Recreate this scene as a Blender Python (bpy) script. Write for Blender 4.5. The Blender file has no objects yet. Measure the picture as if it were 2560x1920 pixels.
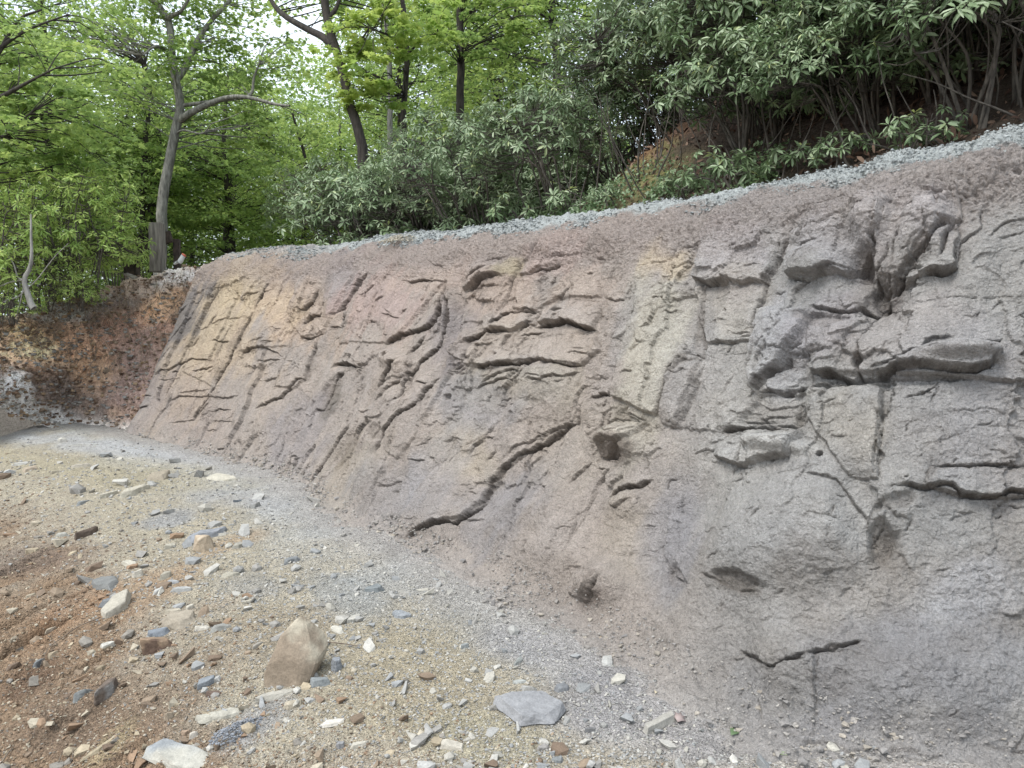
import bpy, bmesh, math, random
import numpy as np
from multiprocessing.pool import ThreadPool
from mathutils import Vector, Matrix

# ------------------------------------------------------------------ camera, world, light
W, HH = 2560.0, 1920.0
FPX = 1934.0
PITCH = math.radians(3.4)
CAMP = np.array([0.0, 0.0, 1.6])
scene = bpy.context.scene
cam_d = bpy.data.cameras.new("camera")
cam = bpy.data.objects.new("camera", cam_d)
scene.collection.objects.link(cam)
cam.location = CAMP
cam.rotation_euler = (math.radians(90) - PITCH, 0, 0)
cam_d.sensor_width = 36.0
cam_d.lens = 36.0 * FPX / W
cam_d.clip_start = 0.05
cam_d.clip_end = 2000
scene.camera = cam

SUN_EL, SUN_AZ = math.radians(58), math.radians(-128)     # azimuth from +Y, clockwise
world = bpy.data.worlds.new("World")
scene.world = world
world.use_nodes = True
wn = world.node_tree
wn.nodes.clear()
wo = wn.nodes.new("ShaderNodeOutputWorld")
wb = wn.nodes.new("ShaderNodeBackground")
sk = wn.nodes.new("ShaderNodeTexSky")
sk.sky_type = 'NISHITA'
sk.sun_disc = False
sk.sun_elevation = SUN_EL
sk.sun_rotation = SUN_AZ
sk.air_density = 1.0
sk.dust_density = 6.0
sk.ozone_density = 0.6
wb.inputs[1].default_value = 0.15
# thin bright cloud over most of the sky
wtc = wn.nodes.new("ShaderNodeTexCoord")
wnz = wn.nodes.new("ShaderNodeTexNoise")
wnz.inputs["Scale"].default_value = 2.2
wnz.inputs["Detail"].default_value = 5
wmr = wn.nodes.new("ShaderNodeMapRange")
wmr.inputs[1].default_value = 0.3
wmr.inputs[2].default_value = 0.7
wmr.inputs[3].default_value = 0.55
wmr.inputs[4].default_value = 0.95
wmx = wn.nodes.new("ShaderNodeMixRGB")
wmx.inputs[2].default_value = (5.6, 6.2, 6.8, 1)
wn.links.new(wtc.outputs["Generated"], wnz.inputs["Vector"])
wn.links.new(wnz.outputs[0], wmr.inputs[0])
wn.links.new(wmr.outputs[0], wmx.inputs[0])
wn.links.new(sk.outputs[0], wmx.inputs[1])
wn.links.new(wmx.outputs[0], wb.inputs[0])
wn.links.new(wb.outputs[0], wo.inputs[0])
sun_d = bpy.data.lights.new("sun", 'SUN')
sun_d.energy = 1.5
sun_d.angle = math.radians(22)
sun_d.color = (1.0, 0.97, 0.93)
sun = bpy.data.objects.new("sun", sun_d)
scene.collection.objects.link(sun)
sdir = Vector((math.sin(SUN_AZ) * math.cos(SUN_EL), math.cos(SUN_AZ) * math.cos(SUN_EL), math.sin(SUN_EL)))
sun.rotation_euler = sdir.to_track_quat('Z', 'Y').to_euler()
sun.location = (0, 0, 30)
scene.view_settings.view_transform = 'Standard'
scene.view_settings.look = 'None'
scene.view_settings.gamma = 1
scene.view_settings.exposure = 0.88
scene.cycles.max_bounces = 6
scene.cycles.diffuse_bounces = 3
scene.cycles.glossy_bounces = 2
scene.cycles.transmission_bounces = 3

COLL = scene.collection
R = np.random.RandomState(11)
rnd = random.Random(5)

# ------------------------------------------------------------------ maths
_F = np.array([0, math.cos(PITCH), -math.sin(PITCH)])
_U = np.array([0, math.sin(PITCH), math.cos(PITCH)])


def proj(P):
    d = P - CAMP
    zc = np.maximum(d @ _F, 0.05)
    return 1280 + FPX * d[..., 0] / zc, 960 - FPX * (d @ _U) / zc, zc


def at(u, v, depth):
    return CAMP + depth * (_F + np.array([1, 0, 0]) * (u - 1280) / FPX + _U * (960 - v) / FPX)


_perm = np.random.RandomState(3).permutation(256)
_P = np.concatenate([_perm, _perm, _perm])
_G = np.random.RandomState(4).normal(size=(256, 3))
_G = (_G / np.linalg.norm(_G, axis=1)[:, None]).astype(np.float32)
_P = _P.astype(np.int32)
POOL = ThreadPool(4)


def perlin(p):
    p = np.asarray(p, dtype=np.float32)
    shp = p.shape[:-1]
    p = p.reshape(-1, 3)
    if len(p) < 40000:
        return _perlin(p).reshape(shp)
    ch = [p[k:k + 32768] for k in range(0, len(p), 32768)]
    return np.concatenate(list(POOL.map(_perlin, ch))).reshape(shp)


def _perlin(p):
    i = np.floor(p).astype(np.int32)
    f = p - i
    i &= 255
    w = f * f * f * (f * (f * 6 - 15) + 10)
    out = 0
    for dx in (0, 1):
        a = _P[(i[:, 0] + dx) & 255]
        wx = w[:, 0] if dx else 1 - w[:, 0]
        for dy in (0, 1):
            b = _P[(a + i[:, 1] + dy) & 255]
            wy = w[:, 1] if dy else 1 - w[:, 1]
            for dz in (0, 1):
                c = _P[(b + i[:, 2] + dz) & 255]
                wz = w[:, 2] if dz else 1 - w[:, 2]
                g = _G[c]
                d = g[:, 0] * (f[:, 0] - dx) + g[:, 1] * (f[:, 1] - dy) + g[:, 2] * (f[:, 2] - dz)
                out = out + wx * wy * wz * d
    return out * 1.5


def fbm(p, sc, octv=4, gain=0.5, lac=2.03, ridged=False, off=0.0):
    p = np.asarray(p) * sc + off
    a, s, n = 1.0, 0.0, 0.0
    for _ in range(octv):
        v = perlin(p)
        if ridged:
            v = 1 - 2 * np.abs(v)
        s = s + a * v
        n += a
        a *= gain
        p = p * lac + 17.3
    return s / n


def sm(x, a, b):
    t = np.clip((x - a) / (b - a), 0, 1)
    return t * t * (3 - 2 * t)


def lin0(c):
    c = np.asarray(c, dtype=float) / 255.0
    return np.where(c <= 0.04045, c / 12.92, ((c + 0.055) / 1.055) ** 2.4)


def lin(c, sat=0.72, k=0.82):
    c = lin0(c)
    g = c @ np.array([0.25, 0.6, 0.15])
    return (g + (c - g) * sat) * k


# ------------------------------------------------------------------ mesh helpers
def new_mesh(name, V, quads=None, tris=None, smooth=True):
    me = bpy.data.meshes.new(name)
    V = np.asarray(V, dtype=np.float32).reshape(-1, 3)
    me.vertices.add(len(V))
    me.vertices.foreach_set("co", V.ravel())
    loops, starts, tot = [], [], []
    n = 0
    for F, k in ((quads, 4), (tris, 3)):
        if F is not None and len(F):
            F = np.asarray(F, dtype=np.int32).reshape(-1, k)
            loops.append(F.ravel())
            starts.append(n + np.arange(len(F)) * k)
            tot.append(np.full(len(F), k))
            n += F.size
    loops = np.concatenate(loops)
    starts = np.concatenate(starts)
    me.loops.add(len(loops))
    me.loops.foreach_set("vertex_index", loops.astype(np.int32))
    me.polygons.add(len(starts))
    me.polygons.foreach_set("loop_start", starts.astype(np.int32))
    me.polygons.foreach_set("use_smooth", np.full(len(starts), smooth))
    me.update(calc_edges=True)
    return me


def set_col(me, C):
    C = np.asarray(C, dtype=np.float32)
    if C.shape[1] == 3:
        C = np.concatenate([C, np.ones((len(C), 1), np.float32)], 1)
    a = me.attributes.new("Col", 'FLOAT_COLOR', 'POINT')
    a.data.foreach_set("color", np.ascontiguousarray(C).ravel())


def set_f(me, name, T):
    a = me.attributes.new(name, 'FLOAT', 'POINT')
    a.data.foreach_set("value", np.asarray(T, dtype=np.float32).ravel())


def link(name, me, mat=None, parent=None):
    o = bpy.data.objects.new(name, me)
    COLL.objects.link(o)
    if mat is not None and me is not None and not me.materials:
        me.materials.append(mat)
    if parent is not None:
        o.parent = parent
    return o


def empty(name, loc=(0, 0, 0)):
    o = bpy.data.objects.new(name, None)
    o.location = loc
    o.empty_display_size = 0.2
    COLL.objects.link(o)
    return o


def tag(o, label=None, cat=None, group=None, kind=None):
    if label:
        o["label"] = label
    if cat:
        o["category"] = cat
    if group:
        o["group"] = group
    if kind:
        o["kind"] = kind
    return o


def grid_quads(n, m):
    a = np.arange(n * m).reshape(n, m)
    return np.stack([a[:-1, :-1], a[1:, :-1], a[1:, 1:], a[:-1, 1:]], -1).reshape(-1, 4)


def tube(path, rad, sides=6):
    path = np.asarray(path, float)
    rad = np.broadcast_to(np.asarray(rad, float), (len(path),))
    t = np.gradient(path, axis=0)
    t /= np.linalg.norm(t, axis=1)[:, None] + 1e-9
    ref = np.array([0.31, 0.77, 0.11]) if abs(t[0, 2]) > 0.6 else np.array([0.05, 0.1, 1.0])
    a = np.cross(t, ref)
    a /= np.linalg.norm(a, axis=1)[:, None] + 1e-9
    b = np.cross(t, a)
    th = np.arange(sides) * 2 * math.pi / sides
    V = path[:, None, :] + rad[:, None, None] * (a[:, None, :] * np.cos(th)[None, :, None] + b[:, None, :] * np.sin(th)[None, :, None])
    k = len(path)
    idx = np.arange(k * sides).reshape(k, sides)
    q = np.stack([idx[:-1], np.roll(idx, -1, 1)[:-1], np.roll(idx, -1, 1)[1:], idx[1:]], -1).reshape(-1, 4)
    return V.reshape(-1, 3), q


class Tubes:
    def __init__(s):
        s.V, s.Q, s.n = [], [], 0

    def add(s, path, rad, sides=5):
        v, q = tube(path, rad, sides)
        s.V.append(v)
        s.Q.append(q + s.n)
        s.n += len(v)

    def mesh(s, name):
        return new_mesh(name, np.concatenate(s.V), np.concatenate(s.Q))


def smooth_path(pts, n):
    pts = np.asarray(pts, float)
    P = np.vstack([2 * pts[0] - pts[1], pts, 2 * pts[-1] - pts[-2]])
    out = []
    k = len(pts) - 1
    for t in np.linspace(0, k - 1e-6, n):
        i = int(t)
        f = t - i
        a, b, c, d = P[i:i + 4]
        out.append(0.5 * ((2 * b) + (-a + c) * f + (2 * a - 5 * b + 4 * c - d) * f * f + (-a + 3 * b - 3 * c + d) * f ** 3))
    return np.array(out)


# ------------------------------------------------------------------ materials
def mat_new(name):
    m = bpy.data.materials.new(name)
    m.use_nodes = True
    nt = m.node_tree
    nt.nodes.clear()
    out = nt.nodes.new("ShaderNodeOutputMaterial")
    bs = nt.nodes.new("ShaderNodeBsdfPrincipled")
    nt.links.new(bs.outputs[0], out.inputs[0])
    return m, nt, bs, out


def nd(nt, t, **kw):
    n = nt.nodes.new(t)
    for k, v in kw.items():
        setattr(n, k, v)
    return n


def mat_attr(name, rough=0.95, grains=((90, 0.5), (300, 0.35)), bump=((60, 0.35, 0.01), (260, 0.4, 0.004)), amp=0.35, spec=0.2, vor=None):
    """colour from the vertex attribute, speckled with fine mineral grain, plus layered bump"""
    m, nt, bs, out = mat_new(name)
    at_ = nd(nt, "ShaderNodeAttribute", attribute_name="Col")
    tc = nd(nt, "ShaderNodeNewGeometry")
    L = nt.links.new
    col = at_.outputs[0]
    for i, (sc, k) in enumerate(grains):
        nz = nd(nt, "ShaderNodeTexNoise")
        nz.inputs["Scale"].default_value = sc
        nz.inputs["Detail"].default_value = 5
        nz.inputs["Roughness"].default_value = 0.65
        L(tc.outputs["Position"], nz.inputs["Vector"])
        mr = nd(nt, "ShaderNodeMapRange")
        mr.inputs[1].default_value = 0.3
        mr.inputs[2].default_value = 0.7
        mr.inputs[3].default_value = 1 - amp * k
        mr.inputs[4].default_value = 1 + amp * k
        L(nz.outputs[0], mr.inputs[0])
        mx = nd(nt, "ShaderNodeVectorMath", operation='SCALE')
        L(col, mx.inputs[0])
        L(mr.outputs[0], mx.inputs[3])
        col = mx.outputs[0]
    L(col, bs.inputs["Base Color"])
    bs.inputs["Roughness"].default_value = rough
    bs.inputs["Specular IOR Level"].default_value = spec
    prev = None
    for sc, st, dist in bump:
        nz = nd(nt, "ShaderNodeTexNoise")
        nz.inputs["Scale"].default_value = sc
        nz.inputs["Detail"].default_value = 6
        nz.inputs["Roughness"].default_value = 0.6
        L(tc.outputs["Position"], nz.inputs["Vector"])
        bp = nd(nt, "ShaderNodeBump")
        bp.inputs["Strength"].default_value = st
        bp.inputs["Distance"].default_value = dist
        L(nz.outputs[0], bp.inputs["Height"])
        if prev:
            L(prev, bp.inputs["Normal"])
        prev = bp.outputs[0]
    if vor:
        for sc, st, dist in vor:
            vz = nd(nt, "ShaderNodeTexVoronoi")
            vz.inputs["Scale"].default_value = sc
            L(tc.outputs["Position"], vz.inputs["Vector"])
            bp = nd(nt, "ShaderNodeBump", invert=True)
            bp.inputs["Strength"].default_value = st
            bp.inputs["Distance"].default_value = dist
            L(vz.outputs["Distance"], bp.inputs["Height"])
            L(prev, bp.inputs["Normal"])
            prev = bp.outputs[0]
    L(prev, bs.inputs["Normal"])
    return m


def mat_leaf(name, stops, transl=0.35, rough=0.5, spec=0.4):
    m, nt, bs, out = mat_new(name)
    L = nt.links.new
    at_ = nd(nt, "ShaderNodeAttribute", attribute_name="tint")
    cr = nd(nt, "ShaderNodeValToRGB")
    el = cr.color_ramp.elements
    while len(el) < len(stops):
        el.new(0.5)
    for e, (p, c) in zip(el, stops):
        e.position = p
        e.color = (*lin0(c), 1)
    L(at_.outputs["Fac"], cr.inputs[0])
    L(cr.outputs[0], bs.inputs["Base Color"])
    bs.inputs["Roughness"].default_value = rough
    bs.inputs["Specular IOR Level"].default_value = spec
    tr = nd(nt, "ShaderNodeBsdfTranslucent")
    hs = nd(nt, "ShaderNodeHueSaturation")
    hs.inputs["Hue"].default_value = 0.485
    hs.inputs["Saturation"].default_value = 0.98
    hs.inputs["Value"].default_value = 1.7
    L(cr.outputs[0], hs.inputs["Color"])
    L(hs.outputs[0], tr.inputs[0])
    ms = nd(nt, "ShaderNodeMixShader")
    ms.inputs[0].default_value = transl
    L(bs.outputs[0], ms.inputs[1])
    L(tr.outputs[0], ms.inputs[2])
    L(ms.outputs[0], out.inputs[0])
    return m


def mat_bark(name, c1, c2, sc=14, stretch=0.25, bumpd=0.02):
    m, nt, bs, out = mat_new(name)
    L = nt.links.new
    tc = nd(nt, "ShaderNodeNewGeometry")
    mp = nd(nt, "ShaderNodeMapping")
    mp.inputs["Scale"].default_value = (1, 1, stretch)
    L(tc.outputs["Position"], mp.inputs[0])
    nz = nd(nt, "ShaderNodeTexNoise")
    nz.inputs["Scale"].default_value = sc
    nz.inputs["Detail"].default_value = 7
    nz.inputs["Roughness"].default_value = 0.65
    L(mp.outputs[0], nz.inputs["Vector"])
    cr = nd(nt, "ShaderNodeValToRGB")
    cr.color_ramp.elements[0].position = 0.35
    cr.color_ramp.elements[1].position = 0.68
    cr.color_ramp.elements[0].color = (*lin(c1), 1)
    cr.color_ramp.elements[1].color = (*lin(c2), 1)
    L(nz.outputs[0], cr.inputs[0])
    L(cr.outputs[0], bs.inputs["Base Color"])
    bs.inputs["Roughness"].default_value = 0.9
    bp = nd(nt, "ShaderNodeBump")
    bp.inputs["Strength"].default_value = 0.7
    bp.inputs["Distance"].default_value = bumpd
    L(nz.outputs[0], bp.inputs["Height"])
    L(bp.outputs[0], bs.inputs["Normal"])
    return m


M_ROCK = mat_attr("carved_rock", grains=((22, 0.3), (75, 0.6), (210, 0.8)), bump=((35, 0.7, 0.03), (90, 0.9, 0.014), (230, 0.5, 0.004)), amp=0.32,
                  vor=((24, 0.35, 0.02), (70, 0.4, 0.008)))
M_GROUND = mat_attr("gravel_soil", grains=((30, 0.6), (110, 1.1)), bump=((40, 0.8, 0.03), (130, 0.8, 0.014)), amp=0.45,
                    vor=((60, 0.9, 0.014), (130, 0.7, 0.006)))
M_SOIL = mat_attr("bank_soil", grains=((14, 0.6), (60, 1.0)), bump=((12, 0.8, 0.05), (45, 0.9, 0.02)), amp=0.4, vor=((22, 0.4, 0.02),))
M_STONE = mat_attr("stone", rough=0.88, grains=((25, 0.5), (120, 0.6)), bump=((22, 0.4, 0.01), (120, 0.5, 0.004)), amp=0.3)

# ------------------------------------------------------------------ the line where wall and ground meet
toe_px = [(290, 1088), (430, 1112), (555, 1142), (680, 1175), (770, 1212), (880, 1290), (1007, 1345), (1215, 1415), (1330, 1490), (1500, 1560),
          (1640, 1640), (1800, 1750), (1967, 1830), (2260, 1862), (2560, 1886)]
toe = []
for u, v in toe_px:
    d = at(u, v, 1.0) - CAMP
    toe.append((CAMP + d * (-1.6 / d[2]))[:2])
toe = np.array(toe[::-1])                        # right -> left
# extend out of frame to the right and smooth
toe = np.vstack([[(5.2, 0.4), (3.6, 1.75)], toe])
sk_ = np.concatenate([[0], np.cumsum(np.linalg.norm(np.diff(toe, axis=0), axis=1))])
S_ = np.linspace(0, sk_[-1], 600)
TX, TY = np.interp(S_, sk_, toe[:, 0]), np.interp(S_, sk_, toe[:, 1])


def gsm(a, n):
    k = np.exp(-0.5 * (np.arange(-3 * n, 3 * n + 1) / n) ** 2)
    k /= k.sum()
    p = len(k) // 2
    b = np.concatenate([2 * a[0] - a[p:0:-1], a, 2 * a[-1] - a[-2:-p - 2:-1]])
    return np.convolve(b, k, 'valid')


TX, TY = gsm(TX, 14), gsm(TY, 14)
NXm, NYm = 0.745, 0.667                            # direction into the hill
SMAX = S_[-1]
top_px = np.array([(200, 735), (430, 690), (500, 664), (570, 645), (650, 634), (760, 637), (850, 627), (930, 605), (1030, 603), (1150, 592), (1300, 570), (1500, 547),
                   (1700, 515), (1850, 493), (2000, 462), (2150, 432), (2300, 396), (2560, 337), (2800, 285), (3600, 100)], float)
SET = 1.5
px_, py_ = TX + SET * NXm, TY + SET * NYm
HZ = np.full(600, 2.8)
for _ in range(6):
    u, v, zc = proj(np.stack([px_, py_, HZ], -1))
    vt = np.interp(u, top_px[:, 0], top_px[:, 1])
    HZ = np.clip(HZ + (v - vt) / FPX * zc, 2.2, 3.4)
HZ = gsm(HZ, 8) - 0.05
prof = np.array([(-0.45, -0.12), (-0.28, -0.045), (-0.12, 0.0), (0.0, 0.06), (0.12, 0.26), (0.3, 0.60), (1.02, 2.20), (1.14, 2.45), (1.3, 2.66), (1.5, 2.80), (1.8, 2.93), (2.2, 2.99), (2.7, 2.98)])
prof_s = smooth_path(np.c_[prof, np.zeros(len(prof))], 400)[:, :2]
pl = np.concatenate([[0], np.cumsum(np.linalg.norm(np.diff(prof_s, axis=0), axis=1))])


def wall_surface(s, t):
    """s along the wall, t metres up the profile -> base point"""
    q = np.interp(t, pl, prof_s[:, 0])
    z = np.interp(t, pl, prof_s[:, 1]) * (np.interp(s, S_, HZ) / 2.80)
    x = np.interp(s, S_, TX) + q * NXm
    y = np.interp(s, S_, TY) + q * NYm
    return np.stack([x, y, z], -1)


# crops of the photograph used to note down the cracks: (offset u, offset v), scale
CR = {'A': (0, 600), 'B': (850, 600), 'C': (1660, 600), 'D': (0, 1245), 'E': (850, 1245), 'G': (1660, 1245), 'T': (850, 0), 'U': (1660, 0)}
KS = 900 / 2212.0


def cp(c, pts):
    o = CR[c]
    return [(o[0] + x * KS, o[1] + y * KS) for x, y in pts]


# (crop, half width px, depth px, step px (+ raises the left hand side of travel), reach px, points)
CRACKS = [
    ('A', 9, 16, -5, 60, [(1670, 225), (1640, 280), (1600, 340), (1560, 410)]),
    ('A', 4, 10, -4, 60, [(1560, 410), (1510, 510), (1450, 660), (1380, 800), (1320, 900), (1250, 1000), (1170, 1110)]),
    ('A', 4, 8, -2, 30, [(1410, 490), (1370, 600), (1330, 700), (1310, 750)]),
    ('A', 4, 8, 2, 20, [(1470, 365), (1520, 335), (1600, 318)]),
    ('A', 3, 6, 1, 20, [(1200, 550), (1270, 530), (1380, 480), (1510, 472)]),
    ('A', 4, 7, 2, 20, [(1120, 680), (1170, 640), (1220, 570)]),
    ('A', 4, 9, 3, 30, [(940, 830), (1000, 800), (1100, 760), (1170, 720), (1210, 735), (1310, 735)]),
    ('A', 3, 5, 1, 15, [(960, 860), (1100, 845)]),
    ('A', 6, 9, 0, 20, [(1240, 350), (1180, 440), (1120, 520), (1000, 660), (940, 760), (880, 880), (780, 1000)]),
    ('A', 5, 9, -3, 25, [(1160, 400), (1080, 470), (1000, 560), (950, 640), (870, 760), (780, 900), (690, 1020)]),
    ('A', 5, 8, 0, 20, [(1060, 640), (960, 770), (900, 880), (860, 960)]),
    ('A', 4, 6, -3, 30, [(1385, 230), (1330, 310), (1260, 420), (1180, 600), (1090, 780), (1010, 960)]),
    ('A', 5, 10, 5, 30, [(1490, 730), (1510, 700), (1560, 670), (1640, 670), (1700, 690), (1740, 720)]),
    ('A', 4, 8, 3, 18, [(1590, 755), (1660, 735), (1735, 735)]),
    ('A', 3, 6, 2, 14, [(1630, 640), (1700, 628)]),
    ('A', 6, 12, 4, 40, [(1845, 215), (1830, 320), (1800, 380), (1770, 410), (1780, 480)]),
    ('A', 6, 12, -5, 35, [(1965, 295), (1920, 380), (1870, 430), (1815, 420)]),
    ('A', 6, 13, 5, 30, [(1850, 520), (1910, 470), (1985, 450)]),
    ('A', 6, 12, 5, 30, [(1835, 600), (1900, 600), (1990, 568)]),
    ('A', 4, 9, 3, 20, [(2010, 530), (2090, 525)]),
    ('A', 4, 9, -4, 50, [(1955, 595), (1920, 720), (1885, 860)]),
    ('A', 4, 7, -2, 40, [(1790, 640), (1740, 800), (1690, 940)]),
    ('A', 6, 12, 5, 40, [(1560, 1035), (1600, 1020), (1720, 970), (1770, 910), (1820, 850), (1895, 862)]),
    ('A', 4, 7, 3, 25, [(1030, 990), (1100, 960), (1300, 960), (1400, 970), (1485, 955)]),
    ('A', 3, 6, 2, 25, [(1040, 1130), (1180, 1100), (1270, 1000), (1320, 900)]),
    ('A', 3, 5, 2, 15, [(1090, 945), (1300, 918)]),
    ('A', 4, 8, 3, 14, [(1280, 1055), (1340, 1040), (1430, 1045)]),
    ('A', 3, 6, 2, 14, [(1290, 1110), (1420, 1115), (1450, 1130)]),
    ('A', 9, 18, -4, 40, [(2115, 790), (2060, 860), (2015, 940), (1985, 1040), (1930, 1065)]),
    ('A', 7, 16, 5, 40, [(2040, 790), (2070, 768), (2130, 758), (2212, 780)]),
    ('B', 7, 18, 5, 40, [(-10, 765), (50, 768), (145, 792)]),
    ('A', 9, 14, -4, 50, [(2150, 1130), (2080, 1220), (2020, 1310), (1960, 1400), (1880, 1500)]),
    ('B', 8, 13, -4, 50, [(210, 190), (150, 240), (100, 310), (20, 400), (-60, 470)]),
    ('B', 6, 14, 6, 30, [(405, 258), (480, 272), (560, 265), (650, 245)]),
    ('B', 9, 22, -9, 60, [(655, 250), (640, 330), (630, 420), (600, 500), (560, 545), (490, 560), (400, 590), (295, 645)]),
    ('B', 8, 20, -5, 50, [(700, 330), (690, 400), (680, 480), (650, 570), (610, 640), (560, 690), (500, 750), (420, 830), (370, 950), (310, 1020)]),
    ('B', 12, 24, 9, 50, [(765, 370), (740, 450), (725, 560), (700, 670), (690, 760), (650, 870)]),
    ('B', 7, 16, -5, 30, [(535, 590), (480, 660), (415, 715)]),
    ('B', 9, 20, -7, 40, [(395, 735), (340, 790), (280, 880), (235, 930)]),
    ('B', 5, 12, -4, 30, [(440, 820), (300, 900), (225, 1005)]),
    ('B', 7, 22, -6, 50, [(655, 865), (590, 885), (540, 930), (480, 1010), (380, 1110), (320, 1180), (280, 1240), (250, 1335)]),
    ('B', 5, 12, 4, 20, [(465, 877), (560, 888)]),
    ('B', 9, 22, 8, 50, [(740, 640), (810, 600), (900, 580), (970, 570), (1075, 565)]),
    ('B', 6, 14, -5, 30, [(1065, 568), (1030, 620), (995, 690)]),
    ('B', 7, 18, 6, 40, [(940, 545), (1010, 470), (1060, 455), (1150, 450), (1250, 438)]),
    ('B', 6, 15, 5, 30, [(1095, 575), (1160, 540), (1200, 478)]),
    ('B', 11, 30, 9, 50, [(1205, 540), (1300, 528), (1380, 495), (1440, 525), (1560, 547)]),
    ('B', 5, 12, 4, 20, [(1115, 605), (1180, 582), (1265, 572)]),
    ('B', 7, 14, 4, 25, [(1320, 380), (1380, 330), (1435, 270)]),
    ('B', 8, 18, 5, 20, [(715, 808), (790, 785)]),
    ('B', 9, 22, 8, 40, [(825, 805), (900, 790), (1010, 785), (1100, 780), (1160, 775), (1225, 738), (1260, 758), (1340, 755), (1400, 772), (1500, 763)]),
    ('B', 6, 14, 5, 18, [(865, 890), (960, 850), (1080, 815), (1165, 790)]),
    ('B', 6, 14, 5, 18, [(830, 925), (900, 890), (980, 875), (1070, 865), (1130, 835), (1185, 790)]),
    ('B', 7, 16, 6, 22, [(1170, 882), (1260, 870), (1330, 850), (1400, 830), (1485, 808)]),
    ('B', 4, 9, 3, 20, [(1395, 702), (1480, 685), (1600, 685)]),
    ('B', 6, 14, 6, 30, [(760, 262), (860, 205), (960, 178)]),
    ('B', 10, 22, 9, 40, [(775, 318), (850, 300), (930, 262), (1030, 238)]),
    ('B', 5, 10, 3, 20, [(850, 310), (950, 297), (1015, 295)]),
    ('B', 8, 20, 7, 35, [(1175, 218), (1270, 190), (1340, 160), (1380, 118)]),
    ('B', 5, 12, 3, 25, [(1245, 128), (1320, 95), (1395, 70)]),
    ('B', 6, 12, -4, 40, [(1225, 0), (1170, 70), (1120, 125), (1060, 300), (1000, 450)]),
    ('B', 6, 13, 5, 20, [(1615, 350), (1690, 372), (1740, 365), (1748, 340)]),
    ('B', 4, 10, 3, 15, [(280, 468), (340, 482), (395, 492)]),
    ('B', 4, 10, 2, 12, [(305, 440), (345, 475)]),
    ('B', 4, 10, 2, 12, [(390, 468), (445, 437)]),
    ('B', 5, 10, 3, 15, [(230, 388), (300, 363)]),
    ('B', 12, 26, 12, 60, [(1815, 480), (1780, 570), (1740, 640), (1712, 720), (1722, 820), (1700, 900), (1665, 980)]),
    ('B', 9, 22, 7, 30, [(1530, 975), (1620, 950), (1680, 968)]),
    ('B', 6, 10, 6, 60, [(1850, 110), (1850, 200), (1830, 300), (1820, 480)]),
    ('B', 3, 6, 2, 20, [(1860, 182), (1950, 170), (2060, 143)]),
    ('B', 11, 24, 9, 50, [(2140, 730), (2070, 830), (2040, 930), (2000, 1030), (1965, 1105)]),
    ('B', 6, 12, -4, 40, [(2212, 830), (2170, 960), (2130, 1060), (2085, 1160)]),
    ('B', 9, 24, -5, 60, [(1470, 1050), (1440, 1125), (1340, 1180), (1260, 1240), (1180, 1290), (1080, 1330), (980, 1400), (920, 1480), (870, 1580), (830, 1650)]),
    ('E', 10, 26, -6, 60, [(885, -10), (850, 60), (780, 120), (720, 160), (640, 152), (560, 172), (480, 205), (400, 260)]),
    ('B', 5, 12, -4, 30, [(1425, 1128), (1300, 1180), (1200, 1235), (1100, 1280), (1020, 1315)]),
    ('B', 4, 9, 3, 25, [(1125, 1405), (1200, 1330), (1225, 1295)]),
    ('B', 6, 11, -6, 50, [(960, 1130), (920, 1200), (860, 1260), (795, 1345)]),
    ('B', 5, 12, 4, 25, [(895, 1218), (975, 1222)]),
    ('B', 4, 6, 7, 60, [(610, 1400), (540, 1510), (480, 1600), (380, 1730), (300, 1830)]),
    ('B', 5, 12, 5, 20, [(555, 1330), (590, 1345), (600, 1380)]),
    ('B', 6, 12, 0, 20, [(1595, 1275), (1535, 1340)]),
    ('B', 5, 12, -3, 25, [(1690, 1395), (1620, 1450), (1570, 1490)]),
    ('B', 14, 30, 12, 50, [(1645, 1570), (1740, 1530), (1830, 1510), (1910, 1472)]),
    ('B', 7, 14, 6, 30, [(1645, 1575), (1655, 1615), (1700, 1650), (1800, 1590)]),
    ('B', 3, 7, 2, 30, [(1900, 1180), (1890, 1300), (1890, 1450)]),
    ('B', 6, 13, 5, 30, [(1735, 1055), (1830, 1090), (1910, 1115)]),
    ('B', 6, 10, 6, 30, [(1620, 1150), (1700, 1090), (1800, 1095), (1900, 1130)]),
    ('B', 6, 13, -4, 35, [(1560, 1345), (1490, 1410), (1410, 1495)]),
    ('B', 7, 14, -4, 30, [(300, 1130), (250, 1200), (210, 1240)]),
    ('B', 6, 12, 0, 20, [(590, 1215), (540, 1260), (480, 1290)]),
    # right part
    ('C', 10, 18, -7, 70, [(790, -10), (740, 90), (690, 180), (640, 290), (600, 400), (570, 500), (555, 580)]),
    ('C', 5, 9, -4, 50, [(600, 560), (590, 660), (560, 760), (545, 830)]),
    ('C', 8, 20, 7, 35, [(215, 262), (290, 282), (350, 275), (420, 268), (460, 288)]),
    ('C', 4, 9, 3, 15, [(290, 512), (410, 498)]),
    ('C', 5, 12, 3, 18, [(415, 582), (565, 578)]),
    ('C', 6, 15, 5, 25, [(280, 630), (330, 628), (400, 632), (480, 630)]),
    ('C', 6, 11, 5, 60, [(265, 30), (235, 200), (215, 300), (225, 480), (245, 600), (250, 740)]),
    ('C', 6, 15, 5, 25, [(840, 48), (900, 55), (940, 40), (1010, 35)]),
    ('C', 8, 17, 7, 30, [(780, 248), (870, 262), (960, 240), (1080, 210), (1190, 178)]),
    ('C', 10, 24, 9, 50, [(885, 402), (960, 420), (1050, 430), (1130, 447), (1200, 420), (1290, 442), (1345, 400)]),
    ('C', 14, 26, 0, 40, [(1400, 240), (1370, 320), (1340, 400), (1290, 450)]),
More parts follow.
